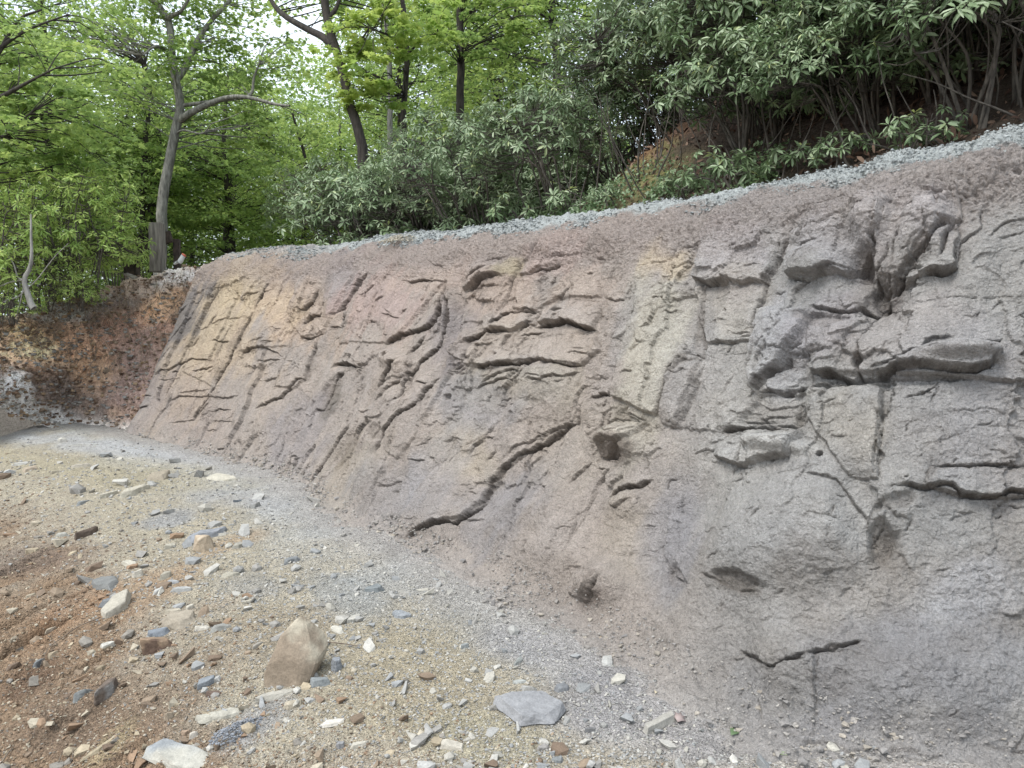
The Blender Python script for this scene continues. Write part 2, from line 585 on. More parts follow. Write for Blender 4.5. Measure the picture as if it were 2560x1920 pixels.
    ('C', 6, 16, 6, 60, [(1355, 400), (1300, 470), (1250, 540), (1200, 640), (1193, 720), (1200, 830)]),
    ('C', 5, 12, -4, 50, [(882, 440), (880, 560), (880, 700), (882, 820), (862, 920), (850, 1000)]),
    ('C', 10, 26, 9, 40, [(880, 800), (950, 820), (1030, 820), (1100, 835), (1170, 852)]),
    ('C', 5, 11, 3, 15, [(715, 437), (800, 435)]),
    ('C', 12, 26, -8, 60, [(790, 690), (720, 770), (660, 820), (600, 870), (565, 935)]),
    ('C', 11, 30, 9, 40, [(570, 930), (640, 920), (700, 922), (760, 900), (860, 880)]),
    ('C', 7, 12, -6, 40, [(885, 550), (850, 640), (780, 700)]),
    ('C', 4, 8, -10, 60, [(870, 912), (1000, 905), (1100, 900), (1350, 890)]),
    ('C', 8, 16, 8, 50, [(1260, 795), (1380, 770), (1500, 750), (1590, 735), (1610, 690), (1660, 645), (1780, 640)]),
    ('C', 8, 20, 5, 40, [(1740, 690), (1850, 682), (1950, 660), (2040, 668), (2075, 615)]),
    ('C', 13, 26, 12, 40, [(1290, 845), (1400, 835), (1540, 822), (1660, 835), (1780, 852), (1900, 850), (1980, 815), (2040, 730)]),
    ('C', 6, 14, 5, 40, [(1480, 1008), (1580, 980), (1660, 950), (1710, 880)]),
    ('C', 7, 12, -9, 70, [(1355, 930), (1350, 1100), (1320, 1200), (1300, 1400), (1300, 1500)]),
    ('C', 5, 12, 5, 25, [(535, 990), (620, 1012), (700, 990), (810, 968)]),
    ('C', 6, 12, 6, 25, [(460, 1110), (560, 1095), (650, 1065), (760, 1040)]),
    ('C', 13, 30, 12, 45, [(340, 1188), (440, 1158), (540, 1162), (640, 1150), (720, 1162), (810, 1130)]),
    ('C', 12, 18, 0, 40, [(855, 990), (830, 1060), (800, 1120)]),
    ('C', 4, 6, -12, 40, [(500, 1200), (620, 1190), (760, 1200), (900, 1205)]),
    ('C', 6, 16, 5, 40, [(530, 1190), (490, 1260), (480, 1330), (475, 1385)]),
    ('C', 7, 18, 8, 35, [(290, 1335), (390, 1360), (470, 1382), (560, 1398)]),
    ('C', 8, 20, 7, 35, [(600, 1365), (700, 1352), (770, 1335)]),
    ('C', 5, 12, 4, 25, [(170, 1308), (330, 1278)]),
    ('C', 9, 16, 5, 60, [(895, 1455), (1000, 1480), (1080, 1500), (1130, 1560), (1180, 1640), (1260, 1730), (1300, 1745)]),
    ('C', 9, 22, 8, 50, [(1645, 1448), (1700, 1412), (1780, 1410), (1900, 1395), (2000, 1390), (2100, 1375), (2230, 1385)]),
    ('C', 5, 10, 3, 20, [(1655, 1440), (1625, 1520)]),
    ('C', 13, 32, 12, 70, [(1430, 1522), (1600, 1548), (1700, 1532), (1760, 1530), (1820, 1582), (1920, 1592), (2050, 1575), (2130, 1550), (2240, 1562), (2500, 1580)]),
    ('C', 7, 14, -6, 40, [(250, 780), (200, 880), (140, 1000), (95, 1170)]),
    ('C', 5, 12, 2, 20, [(1995, 460), (2065, 390)]),
    ('C', 9, 16, -5, 40, [(1410, 20), (1375, 130), (1310, 260), (1280, 340), (1275, 420)]),
    ('C', 17, 28, -9, 60, [(1690, 0), (1600, 110), (1510, 205), (1440, 285), (1380, 330)]),
    ('C', 10, 22, -7, 40, [(1800, 20), (1780, 150), (1800, 205)]),
    ('C', 11, 24, 10, 40, [(1590, 235), (1720, 220), (1810, 195)]),
    ('U', 6, 12, 5, 30, [(1470, 1230), (1560, 1192), (1700, 1190), (1820, 1175)]),
    ('U', 8, 18, 7, 30, [(1570, 1225), (1660, 1242), (1780, 1215), (1920, 1208)]),
    ('U', 8, 10, -12, 70, [(1450, 1245), (1400, 1330), (1350, 1400), (1330, 1500), (1300, 1600), (1280, 1670)]),
    ('U', 7, 12, -4, 40, [(1490, 1400), (1430, 1540), (1410, 1660)]),
    ('U', 15, 24, -9, 60, [(1790, 1360), (1700, 1430), (1650, 1500), (1690, 1620)][:3] + [(1690, 1590)][:0]),
    ('U', 16, 26, -9, 60, [(1790, 1370), (1740, 1480), (1690, 1630)]),
    ('U', 8, 16, -6, 50, [(1960, 1225), (1940, 1400), (1830, 1500), (1800, 1660)]),
    ('U', 7, 14, -5, 40, [(2260, 1330), (2100, 1360), (2020, 1410), (1980, 1480)]),
    ('U', 6, 14, 4, 30, [(2040, 1465), (2120, 1450), (2230, 1410)]),
    ('U', 5, 8, -8, 40, [(1170, 1345), (1190, 1305), (1330, 1270), (1440, 1262)]),
    ('U', 8, 14, -7, 60, [(840, 1400), (760, 1530), (690, 1659)]),
    ('U', 6, 12, 5, 50, [(700, 1440), (800, 1400), (900, 1340), (1000, 1290), (1200, 1240)]),
    ('U', 6, 12, 4, 30, [(120, 1535), (240, 1500)]),
    ('U', 6, 12, 4, 30, [(2000, 1010), (2100, 960), (2212, 955)]),
    ('U', 5, 12, 4, 30, [(1200, 1230), (1290, 1245), (1370, 1240)]),
    ('G', 4, 12, 2, 14, [(395, 985), (480, 978)]),
    ('G', 10, 24, 9, 60, [(440, 930), (520, 970), (600, 1000), (660, 1032), (720, 1030), (800, 1010), (900, 965)]),
    ('G', 14, 28, 9, 60, [(880, 970), (960, 958), (1060, 940), (1150, 912), (1230, 885)]),
    ('G', 4, 6, 12, 60, [(725, 1030), (690, 1080), (640, 1150), (585, 1235)]),
    ('G', 5, 9, 5, 60, [(945, 1000), (930, 1100), (920, 1250), (910, 1450)]),
    ('G', 14, 18, 7, 50, [(240, 470), (290, 500), (340, 512), (420, 545)]),
    ('G', 14, 14, 6, 50, [(420, 545), (480, 570), (600, 590)]),
    ('G', 6, 14, -4, 40, [(1300, 60), (1270, 140), (1240, 200)]),
    ('G', 9, 16, 5, 40, [(1370, 60), (1430, 125), (1500, 148)]),
    ('G', 7, 12, -6, 50, [(1390, 70), (1350, 180), (1280, 300)]),
    ('G', 5, 12, 3, 20, [(1455, 78), (1530, 42)]),
    ('G', 5, 9, 5, 40, [(1420, 320), (1460, 350), (1515, 460)]),
    ('G', 6, 8, 7, 50, [(970, 505), (1040, 460), (1110, 428)]),
    ('G', 4, 7, 4, 40, [(1060, 620), (1110, 570), (1170, 535)]),
    ('G', 7, 14, 7, 50, [(800, 1490), (940, 1490), (1050, 1500), (1110, 1540), (1150, 1560), (1280, 1560), (1400, 1560), (1560, 1572), (1720, 1600)]),
    ('G', 5, 9, 4, 30, [(1330, 1585), (1500, 1602), (1650, 1620)]),
    ('G', 7, 14, -5, 40, [(2230, 1400), (2190, 1500), (2150, 1560)]),
    ('G', 8, 18, 5, 30, [(2130, 1545), (2240, 1565)]),
    ('G', 6, 10, 4, 40, [(1930, 1515), (2060, 1540), (2150, 1560)]),
    ('G', 7, 12, 5, 30, [(700, 1385), (760, 1410), (820, 1385)]),
    ('G', 5, 10, 3, 25, [(330, 690), (370, 650)]),
    ('G', 5, 10, 3, 25, [(410, 1260), (450, 1200), (470, 1160)]),
    ('G', 4, 8, 3, 20, [(700, 1310), (780, 1240)]),
    ('G', 5, 10, 3, 20, [(1740, 1365), (1800, 1315)]),
    ('G', 5, 8, 5, 40, [(1800, 100), (1820, 90), (1900, 100)]),
    ('G', 3, 6, 8, 50, [(2060, 710), (2130, 728), (2230, 715)]),
    ('E', 9, 18, -6, 60, [(1650, 480), (1640, 540), (1580, 610), (1520, 645), (1460, 635)]),
    ('E', 6, 12, -4, 40, [(1435, 120), (1440, 180), (1415, 245)]),
    ('E', 6, 8, 0, 60, [(1560, -60), (1470, 150), (1400, 300)]),
    ('E', 5, 7, 9, 60, [(1990, 60), (1970, 200), (1960, 320), (1980, 420)]),
    ('E', 6, 12, 5, 30, [(2000, 460), (2060, 480), (2090, 500)]),
    # crest
    ('T', 5, 10, 4, 30, [(540, 1600), (590, 1635), (660, 1645)]),
    ('T', 5, 10, 4, 30, [(1270, 1600), (1350, 1570), (1500, 1560), (1590, 1475)]),
    ('T', 6, 12, 4, 30, [(860, 1630), (930, 1600), (1050, 1590)]),
    ('T', 5, 12, 3, 30, [(1560, 1575), (1620, 1585)]),
]
# bulges: u, v, ru, rv, rot(deg), metres
BULGES = [
    (1980, 1330, 300, 150, -20, 0.12), (1690, 1330, 130, 200, 20, -0.07), (2250, 1150, 260, 180, 0, 0.05), (2150, 1260, 60, 110, 0, -0.08),
    (2000, 1620, 160, 130, 0, 0.05), (2300, 1720, 280, 160, 0, 0.07), (1830, 1640, 90, 120, 20, -0.04), (1560, 1110, 60, 45, 0, 0.10),
    (1500, 1460, 70, 60, -20, 0.10), (1350, 1330, 120, 140, 25, 0.06), (1130, 1240, 90, 110, 25, 0.05), (1230, 1200, 60, 120, 40, -0.05),
    (1660, 900, 90, 190, 12, 0.05), (1130, 760, 14, 110, 12, 0.09), (1190, 800, 16, 100, 12, -0.02), (960, 1130, 80, 150, 30, 0.05),
    (860, 1080, 50, 140, 30, -0.04), (1080, 1040, 100, 120, 30, 0.04), (1330, 940, 130, 60, 0, 0.04), (2380, 920, 180, 200, 0, 0.04),
    (2210, 780, 60, 90, 20, -0.06), (2190, 560, 50, 70, 20, 0.10), (2310, 590, 60, 90, 35, 0.09), (2430, 680, 60, 120, 10, 0.03), (2080, 560, 110, 60, -8, 0.05),
    (2060, 660, 90, 50, -5, 0.06), (1900, 560, 90, 90, 10, 0.03), (2150, 690, 40, 50, 0, -0.07), (2060, 850, 60, 80, 0, 0.03), (1960, 830, 60, 80, 20, 0.05),
    (2400, 905, 110, 26, -4, 0.08), (2150, 940, 130, 12, 0, -0.05), (1980, 960, 60, 40, -10, -0.05), (1960, 1120, 90, 22, 5, 0.05), (1930, 1030, 80, 60, -10, -0.05),
    (1310, 1030, 45, 25, 0, 0.02), (700, 800, 60, 140, 30, 0.03), (830, 850, 40, 140, 25, -0.03), (600, 900, 60, 160, 30, 0.02), (430, 900, 50, 160, 32, -0.03),
    (985, 900, 30, 25, 0, 0.07), (1010, 960, 30, 60, 30, -0.04), (1240, 700, 60, 25, -20, 0.05), (2190, 1370, 80, 60, 0, -0.03), (1560, 1250, 60, 40, -15, 0.04)]
# rough broken pockets: u, v, ru, rv, rot, depth m
POCKETS = [
    (2205, 1355, 40, 55, 0, 0.05), (1850, 1455, 60, 22, 15, 0.05), (1545, 1130, 38, 20, -20, 0.07), (1560, 1040, 20, 18, 0, 0.03), (950, 1085, 24, 26, 0, 0.04),
    (2165, 665, 30, 42, 10, 0.05), (2200, 740, 22, 40, 0, 0.06), (1940, 1070, 70, 18, -8, 0.05), (1990, 1035, 26, 26, 0, 0.05), (2040, 880, 30, 14, 0, 0.02),
    (1990, 900, 40, 24, -30, 0.03), (1175, 898, 12, 10, 0, 0.08), (1095, 957, 12, 9, 0, 0.08), (1130, 998, 9, 9, 0, 0.05), (1395, 777, 14, 5, 0, 0.06), (2052, 1143, 10, 6, 0, 0.06),
    (2145, 905, 16, 16, 0, 0.06), (815, 985, 10, 48, 25, 0.05), (860, 1115, 16, 60, 32, 0.04), (880, 900, 8, 8, 0, 0.01), (2050, 800, 70, 20, 0, 0.03), (1490, 1500, 34, 12, -25, 0.018),
    (1680, 1440, 30, 40, -30, 0.03), (2030, 1865, 34, 14, 0, 0.05), (1750, 850, 14, 60, 4, 0.02), (2230, 1265, 60, 20, -20, 0.03), (1500, 630, 60, 40, 0, 0.03), (1330, 640, 50, 20, 0, 0.02),
    (975, 895, 16, 10, 0, 0.05), (2300, 640, 14, 60, 35, 0.03)]
# real stains and rock tones: u, v, ru, rv, rot, sRGB, strength
STAINS = [
    (520, 800, 190, 260, 32, (196, 172, 138), 0.85), (640, 730, 110, 70, 20, (200, 178, 138), 0.7), (540, 770, 60, 130, 32, (196, 176, 138), 0.5),
    (400, 850, 50, 240, 36, (112, 110, 118), 0.98), (330, 1000, 60, 120, 36, (150, 142, 142), 0.7), (470, 1020, 130, 80, 20, (168, 152, 142), 0.7),
    (750, 780, 120, 110, 25, (194, 166, 138), 0.6), (700, 1000, 120, 80, 30, (176, 160, 144), 0.6), (740, 1090, 70, 110, 30, (148, 142, 144), 0.7),
    (860, 700, 50, 70, 20, (150, 144, 148), 0.7), (960, 760, 110, 90, 10, (186, 156, 146), 0.7), (1080, 700, 120, 40, 0, (190, 166, 148), 0.6),
    (1250, 740, 160, 70, 0, (182, 158, 138), 0.7), (1400, 640, 90, 60, -30, (200, 172, 160), 0.7), (1450, 720, 90, 60, 0, (184, 160, 138), 0.5),
    (1130, 860, 60, 130, 12, (134, 128, 134), 0.6), (1000, 900, 120, 80, 30, (176, 160, 146), 0.5), (1300, 860, 200, 60, 0, (178, 162, 144), 0.6),
    (1300, 960, 160, 50, 0, (170, 162, 144), 0.6), (1200, 1010, 110, 60, 0, (146, 146, 152), 0.6), (880, 1180, 70, 120, 30, (172, 160, 140), 0.6),
    (960, 1240, 80, 80, 25, (150, 148, 150), 0.6), (1180, 1150, 90, 60, 40, (182, 168, 142), 0.6), (1100, 1200, 60, 120, 30, (154, 152, 158), 0.5),
    (1260, 1270, 90, 110, 25, (138, 138, 148), 0.65), (1640, 900, 90, 240, 12, (190, 184, 164), 0.8), (1680, 660, 60, 50, 0, (212, 190, 150), 0.8), (1560, 850, 40, 110, 12, (160, 156, 154), 0.6),
    (1500, 1100, 160, 120, 0, (172, 160, 144), 0.5), (1560, 1330, 90, 120, 0, (176, 164, 144), 0.5), (1680, 1330, 90, 130, 0, (142, 142, 154), 0.7),
    (1840, 1010, 120, 180, 10, (178, 174, 166), 0.6), (1830, 640, 90, 90, 0, (176, 168, 170), 0.6), (1850, 760, 80, 80, 0, (180, 170, 154), 0.5),
    (1960, 850, 60, 110, 15, (168, 170, 178), 0.7), (2100, 620, 130, 80, 0, (172, 168, 172), 0.6), (2240, 560, 60, 80, 0, (190, 186, 186), 0.7), (2340, 560, 60, 80, 0, (186, 182, 184), 0.7),
    (2060, 820, 90, 90, 0, (156, 150, 154), 0.6), (2300, 850, 220, 120, 0, (164, 156, 154), 0.5), (1980, 1130, 120, 26, 0, (200, 198, 192), 0.5),
    (2120, 1080, 120, 120, 0, (170, 162, 146), 0.5), (2430, 1100, 200, 160, 0, (160, 156, 158), 0.5), (2100, 1350, 300, 150, -20, (160, 160, 158), 0.5),
    (1800, 1270, 100, 60, -20, (166, 164, 158), 0.6), (2450, 1480, 160, 80, 0, (186, 192, 202), 0.8), (2130, 1530, 160, 60, -30, (180, 176, 170), 0.6), (2150, 1700, 240, 120, -20, (132, 136, 146), 0.75),
    (2450, 1650, 200, 120, 0, (142, 146, 156), 0.7), (1960, 1720, 70, 100, 0, (160, 156, 148), 0.6), (1860, 1700, 60, 60, 0, (148, 152, 158), 0.6), (2300, 1850, 400, 60, 0, (150, 148, 150), 0.5),
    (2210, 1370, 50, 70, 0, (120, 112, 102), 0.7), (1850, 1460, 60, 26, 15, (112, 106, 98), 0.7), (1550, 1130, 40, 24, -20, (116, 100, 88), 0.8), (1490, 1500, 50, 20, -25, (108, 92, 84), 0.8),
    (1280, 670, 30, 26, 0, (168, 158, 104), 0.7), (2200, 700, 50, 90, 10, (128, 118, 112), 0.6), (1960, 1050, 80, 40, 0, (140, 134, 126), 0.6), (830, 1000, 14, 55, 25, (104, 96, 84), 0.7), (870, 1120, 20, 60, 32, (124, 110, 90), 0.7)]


# flat faced blocks that stand out of (or in from) the face: outline, offset m, tilt across, tilt down
PANELS = [
    ([(1998, 578), (2026, 553), (2140, 533), (2246, 515), (2205, 602), (2185, 640), (2120, 690), (1982, 700), (1975, 640)], 0.07, 0.02, 0.06),
    ([(2262, 502), (2392, 480), (2405, 553), (2352, 582), (2319, 622), (2270, 665), (2230, 720), (2200, 722), (2193, 653), (2201, 610), (2209, 570)], 0.07, -0.03, -0.02),
    ([(2392, 561), (2400, 600), (2388, 640), (2392, 681), (2319, 694), (2262, 710), (2295, 657), (2340, 608)], 0.08, 0.02, 0.04),
    ([(1765, 560), (1985, 540), (1940, 670), (1925, 715), (1752, 712)], 0.05, -0.02, 0.04),
    ([(1758, 722), (1915, 720), (1888, 820), (1880, 855), (1765, 855)], 0.02, 0, 0.02),
    ([(1904, 779), (2018, 779), (2018, 828), (1973, 885), (1888, 978), (1880, 925)], 0.09, 0.0, 0.0),
    ([(2020, 783), (2185, 783), (2148, 860), (2146, 934), (2132, 946), (2020, 926)], 0.06, 0.03, 0.05),
    ([(2209, 767), (2330, 758), (2560, 750), (2700, 750), (2700, 960), (2560, 960), (2420, 955), (2150, 942), (2148, 860), (2180, 800)], 0.04, -0.03, 0.03),
    ([(2270, 921), (2335, 885), (2413, 881), (2490, 877), (2498, 893), (2466, 934), (2433, 946), (2335, 938), (2189, 938)], 0.08, 0.0, 0.02),
    ([(2014, 974), (2205, 968), (2209, 1047), (2193, 1210), (2130, 1200), (2026, 1047)], 0.05, 0.02, -0.03),
    ([(1867, 1086), (2014, 1086), (1981, 1145), (1859, 1163)], 0.09, 0, 0.0), ([(1802, 1086), (1871, 1088), (1851, 1161), (1786, 1145)], 0.06, 0.02, 0.03),
    ([(1892, 982), (2010, 966), (1998, 1027), (1985, 1060), (1847, 1055)], -0.06, 0, 0), ([(2014, 953), (2420, 955), (2330, 972), (2014, 972)], -0.06, 0, 0),
    ([(2325, 1186), (2400, 1172), (2700, 1160), (2700, 1235), (2400, 1247), (2310, 1225)], 0.05, 0, 0.02),
    ([(1607, 681), (1740, 625), (1762, 700), (1752, 900), (1720, 905), (1650, 1045), (1545, 1000), (1560, 900), (1590, 800)], 0.06, -0.02, 0.01),
    ([(1500, 900), (1550, 800), (1580, 790), (1545, 880), (1530, 985), (1505, 990)], 0.03, 0, 0.02), ([(1725, 905), (1750, 900), (1735, 990), (1700, 1070), (1660, 1060), (1690, 960)], 0.04, 0, 0),
    ([(1152, 862), (1281, 834), (1260, 880), (1345, 900), (1340, 905), (1240, 925), (1180, 920), (1135, 890)], 0.05, 0, 0.03), ([(1281, 785), (1355, 781), (1338, 812), (1285, 828), (1237, 828)], 0.06, 0, 0.02),
    ([(1355, 812), (1412, 803), (1480, 822), (1497, 755), (1391, 750), (1359, 779)], 0.06, 0, 0.04), ([(1350, 846), (1480, 830), (1500, 876), (1456, 909), (1355, 905)], 0.05, 0.0, 0.03),
    ([(1012, 844), (1110, 706), (930, 690), (875, 762), (850, 860), (972, 860)], 0.045, 0.02, 0.0), ([(1163, 726), (1269, 698), (1252, 653), (1196, 669)], 0.06, 0, 0.03),
    ([(1314, 653), (1407, 649), (1330, 687), (1300, 690)], 0.04, 0, 0.02), ([(1300, 700), (1400, 660), (1500, 650), (1497, 740), (1390, 745), (1330, 780), (1290, 775)], 0.03, 0, 0.02),
    ([(1436, 1058), (1330, 1125), (1249, 1170), (1204, 1243), (1167, 1294), (1078, 1315), (1013, 1351), (972, 1326), (1045, 1251), (1094, 1170), (1216, 1094), (1338, 1048)], 0.05, 0.02, 0.02),
    ([(1900, 1750), (1955, 1668), (2045, 1652), (2030, 1835), (1904, 1823)], 0.05, 0, -0.02), ([(1425, 1420), (1509, 1444), (1501, 1473), (1460, 1501), (1428, 1489)], 0.04, 0, 0.03),
    ([(1501, 1088), (1542, 1052), (1623, 1060), (1578, 1117), (1517, 1149)], 0.09, 0, 0.04), ([(749, 698), (895, 681), (806, 828), (753, 844), (720, 795)], 0.04, 0.02, 0.01),
    ([(859, 925), (905, 920), (890, 1030), (795, 1031)], -0.03, 0.03, 0), ([(635, 771), (676, 698), (749, 698), (720, 783), (724, 865), (610, 881)], 0.03, 0, 0.01),
    ([(578, 799), (614, 795), (533, 966), (452, 926), (533, 901)], 0.03, 0, 0), ([(793, 844), (769, 946), (724, 970), (692, 966), (724, 877)], 0.035, 0, 0.02),
    ([(1090, 1000), (1120, 870), (1150, 870), (1130, 960), (1075, 1060), (1000, 1150), (975, 1130)], 0.045, 0.02, 0), ([(430, 720), (500, 735), (440, 850), (330, 1010), (280, 1060), (300, 980)], -0.02, 0.03, 0)]


def poly_inside(U, V, pts):
    """distance to the outline, positive inside"""
    n = len(pts)
    best = np.full(U.shape, 1e9)
    ins = np.zeros(U.shape, bool)
    for i in range(n):
        ax, ay = pts[i]
        bx, by = pts[(i + 1) % n]
        dx, dy = bx - ax, by - ay
        t = np.clip(((U - ax) * dx + (V - ay) * dy) / (dx * dx + dy * dy), 0, 1)
        best = np.minimum(best, np.hypot(U - ax - t * dx, V - ay - t * dy))
        c = ((ay > V) != (by > V)) & (U < dx * (V - ay) / (dy if dy else 1e-9) + ax)
        ins ^= c
    return np.where(ins, best, -best)


def blob(U, V, u, v, ru, rv, rot, warp=0.0):
    a = math.radians(rot)
    du, dv = U - u, V - v
    x = du * math.cos(a) + dv * math.sin(a)
    y = -du * math.sin(a) + dv * math.cos(a)
    return np.clip(1 - (np.sqrt((x / ru) ** 2 + (y / rv) ** 2) + warp), -5, 1)


def poly_dist(U, V, pts):
    """distance, signed side, and distance to the nearer end, along a polyline"""
    pts = np.asarray(pts, float)
    best = np.full(U.shape, 1e9)
    side = np.zeros(U.shape)
    arc = np.zeros(U.shape)
    seg = np.diff(pts, axis=0)
    ln = np.hypot(seg[:, 0], seg[:, 1])
    cum = np.concatenate([[0], np.cumsum(ln)])
    for i in range(len(seg)):
        dx, dy = seg[i] / max(ln[i], 1e-6)
        px, py = U - pts[i, 0], V - pts[i, 1]
        t = np.clip(px * dx + py * dy, 0, ln[i])
        d = np.hypot(px - t * dx, py - t * dy)
        m = d < best
        best = np.where(m, d, best)
        side = np.where(m, dx * py - dy * px, side)
        arc = np.where(m, cum[i] + t, arc)
    tot = cum[-1]
    return best, np.where(side < 0, 1.0, -1.0), arc, tot


def cells(x, y, seed):
    """jittered cells: random offset and tilt of each block, and distance to the block's edge"""
    rs_ = np.random.RandomState(seed)
    tab = rs_.rand(256, 5).astype(np.float32)
    ix, iy = np.floor(x).astype(np.int32), np.floor(y).astype(np.int32)
    f1 = np.full(x.shape, 1e9, np.float32)
    f2 = np.full(x.shape, 1e9, np.float32)
    out = np.zeros(x.shape, np.float32)
    for dx in (-1, 0, 1):
        for dy in (-1, 0, 1):
            h = _P[(_P[(ix + dx) & 255] + iy + dy) & 255]
            t = tab[h]
            ax = (x - (ix + dx) - 0.15 - 0.7 * t[..., 0]).astype(np.float32)
            ay = (y - (iy + dy) - 0.15 - 0.7 * t[..., 1]).astype(np.float32)
            d = np.maximum(np.abs(ax), np.abs(ay)) * 0.7 + 0.3 * np.hypot(ax, ay)
            v = (t[..., 2] - 0.5) + (t[..., 3] - 0.5) * 1.6 * ax + (t[..., 4] - 0.5) * 1.6 * ay
            m = d < f1
            f2 = np.where(m, f1, np.minimum(f2, d))
            out = np.where(m, v, out)
            f1 = np.where(m, d, f1)
    return out, f2 - f1


def build_wall():
    # spacing along s follows what the eye resolves
    sd = np.linspace(0, SMAX, 3000)
    base = wall_surface(sd, np.full(3000, 1.2))
    dist = np.linalg.norm(base - CAMP, axis=1)
    w = 1.0 / np.maximum(dist, 1.0)
    u0, _, _ = proj(base)
    ds_ang = np.linalg.norm(np.gradient(base, axis=0), axis=1) * w
    ds_ang = ds_ang * np.where(u0 > 2800, 0.25, 1.0) * (1 + 0.8 * sm(u0, 900, 400))
    c = np.cumsum(ds_ang)
    NS = 1650
    s = np.interp(np.linspace(c[0], c[-1], NS), c, sd)
    NT = 1000
    tt = np.linspace(0, pl[-1], 2000)
    qq = np.interp(tt, pl, prof_s[:, 0])
    wt = np.where(qq > 1.95, 0.3, 1.0)
    c = np.cumsum(wt)
    t = np.interp(np.linspace(c[0], c[-1], NT), c, tt)
    S, T = np.meshgrid(s, t, indexing='ij')
    P = wall_surface(S, T)
    # extra flare of the foot at the right, where the slab runs out over the ground
    gs, gt = np.gradient(P, axis=0), np.gradient(P, axis=1)
    N = np.cross(gs, gt)
    N /= np.linalg.norm(N, axis=-1)[..., None] + 1e-12
    if N[NS // 2, NT // 2, 1] > 0:
        N = -N
    U, V, ZC = proj(P)
    mpp = ZC / FPX
    q = np.interp(T, pl, prof_s[:, 0])
    # warped reference coordinates give ragged edges
    sc = 1.0 / mpp
    n1 = fbm(P, 9, 4)
    n2 = fbm(P, 9, 4, off=40)
    n3 = fbm(P, 34, 3, off=7)
    n4 = fbm(P, 34, 3, off=77)
    UW = U + (n1 * 0.022 + n3 * 0.0055) * sc
    VW = V + (n2 * 0.022 + n4 * 0.0055) * sc
    D = np.zeros(U.shape)
    # long streaks that run up the face, and broad undulation
    st = np.stack([S * 2.6 + T * 0.6, T * 0.5, S * 0], -1)
    D += 0.035 * fbm(P, 0.9, 3, off=3) + 0.018 * fbm(st, 1.6, 4) + 0.022 * fbm(P, 2.6, 3, off=9)
    for b in BULGES:
        k = blob(U, V, *b[:5])
        D += b[5] * sm(k, -0.25, 0.75)
    rough = np.full(U.shape, 0.7)
    crest = sm(q, 0.98, 1.25)
    for b in POCKETS:
        k = blob(UW, VW, *b[:5], warp=n1 * 0.5)
        m = sm(k, -0.05, 0.35)
        D -= b[5] * m
        rough = np.maximum(rough, 1.6 * m)
    groove = np.zeros(U.shape)
    for (c_, w_, d_, h_, L_, pts) in CRACKS:
        pts = cp(c_, pts)
        A = np.array(pts)
        mg = max(L_ * 3.2, 40)
        m = (U > A[:, 0].min() - mg) & (U < A[:, 0].max() + mg) & (V > A[:, 1].min() - mg) & (V < A[:, 1].max() + mg)
        m = np.nonzero(m)
        if len(m[0]) == 0:
            continue
        uw, vw = UW[m], VW[m]
        dd, sd_, arc, tot = poly_dist(uw, vw, pts)
        end = np.minimum(arc, tot - arc)
        taper = sm(end, -1, min(28, tot * 0.3))
        mp_ = mpp[m]
        wv = w_ * (0.55 + 0.75 * taper) * (0.75 + 0.9 * (fbm(np.stack([arc / 26.0, 0 * arc, 0 * arc + w_], -1), 1.0, 2) + 0.35))
        wv = np.maximum(wv * 0.25 * (1 + 1.0 * n2[m]), 1.3)
        g = np.clip(1 - dd / wv, 0, 1)
        g = np.minimum(g * 2.0, 1.0)
        groove[m] = np.maximum(groove[m], g ** 1.2 * d_ * 0.50 * mp_ * (0.25 + 0.75 * taper) * np.clip(1 + 1.2 * n1[m], 0.4, 1.5))
        hs = abs(h_) * mp_ * taper
        if h_:
            side = sd_ * (1 if h_ > 0 else -1)
            edge = sm(side * dd, -1.6, 1.6)
            D[m] += hs * 1.0 * (edge * np.exp(-dd / (L_ * 1.3)) - (1 - edge) * 0.6 * np.exp(-dd / (L_ * 0.8)))
        rough[m] = np.maximum(rough[m], 1.1 * np.exp(-(dd / (wv + 9)) ** 2))
    for pts, off, tu, tv in PANELS:
        A = np.array(pts, float)
        m = np.nonzero((U > A[:, 0].min() - 30) & (U < A[:, 0].max() + 30) & (V > A[:, 1].min() - 30) & (V < A[:, 1].max() + 30))
        if len(m[0]) == 0:
            continue
        d = poly_inside(UW[m], VW[m], pts)
        c0, sz = A.mean(0), (A.max(0) - A.min(0)) / 2
        v = off + tu * (U[m] - c0[0]) / sz[0] + tv * (V[m] - c0[1]) / sz[1]
        D[m] += (0.5 + 0.10 * sm(U[m], 1400, 1800)) * v * sm(d, -1.2, 2.0)
        rough[m] = np.maximum(rough[m], 1.3 * np.exp(-(d / 9) ** 2))
        groove[m] = np.maximum(groove[m], 0.010 * np.exp(-((d + 2.5) / 2.0) ** 2) * sm(n4[m], -0.25, 0.1))
    # blocks between bedding and joints
    wx, wy = n1 * 0.10, n2 * 0.10
    up = (S * 0.97 - T * 0.02)
    b1, e1 = cells(up * 1.3 + wx * 2 + 3, T * 2.0 + S * 0.25 + wy * 2, 5)
    b2, e2 = cells(up * 3.6 + wx * 5 + 9, T * 6.5 + S * 1.2 + wy * 5, 6)
    b4, e4 = cells(up * 2.4 + wx * 2.5 + 4, T * 0.55 - S * 0.1 + wy + 3, 8)
    b3, e3 = cells(up * 9 + wx * 9 + 2, T * 19 + S * 3 + wy * 9, 7)
    upper = sm(V, 1330, 1020) * sm(U, 380, 620) * (1 - 0.6 * crest)
    mk1 = upper * sm(fbm(P, 0.9, 3, off=121), -0.25, 0.2)
    mk2 = upper * sm(fbm(P, 1.4, 3, off=131), 0.0, 0.3)
    mk3 = sm(fbm(P, 2.2, 3, off=141), 0.12, 0.38) * (0.35 + 0.65 * upper)
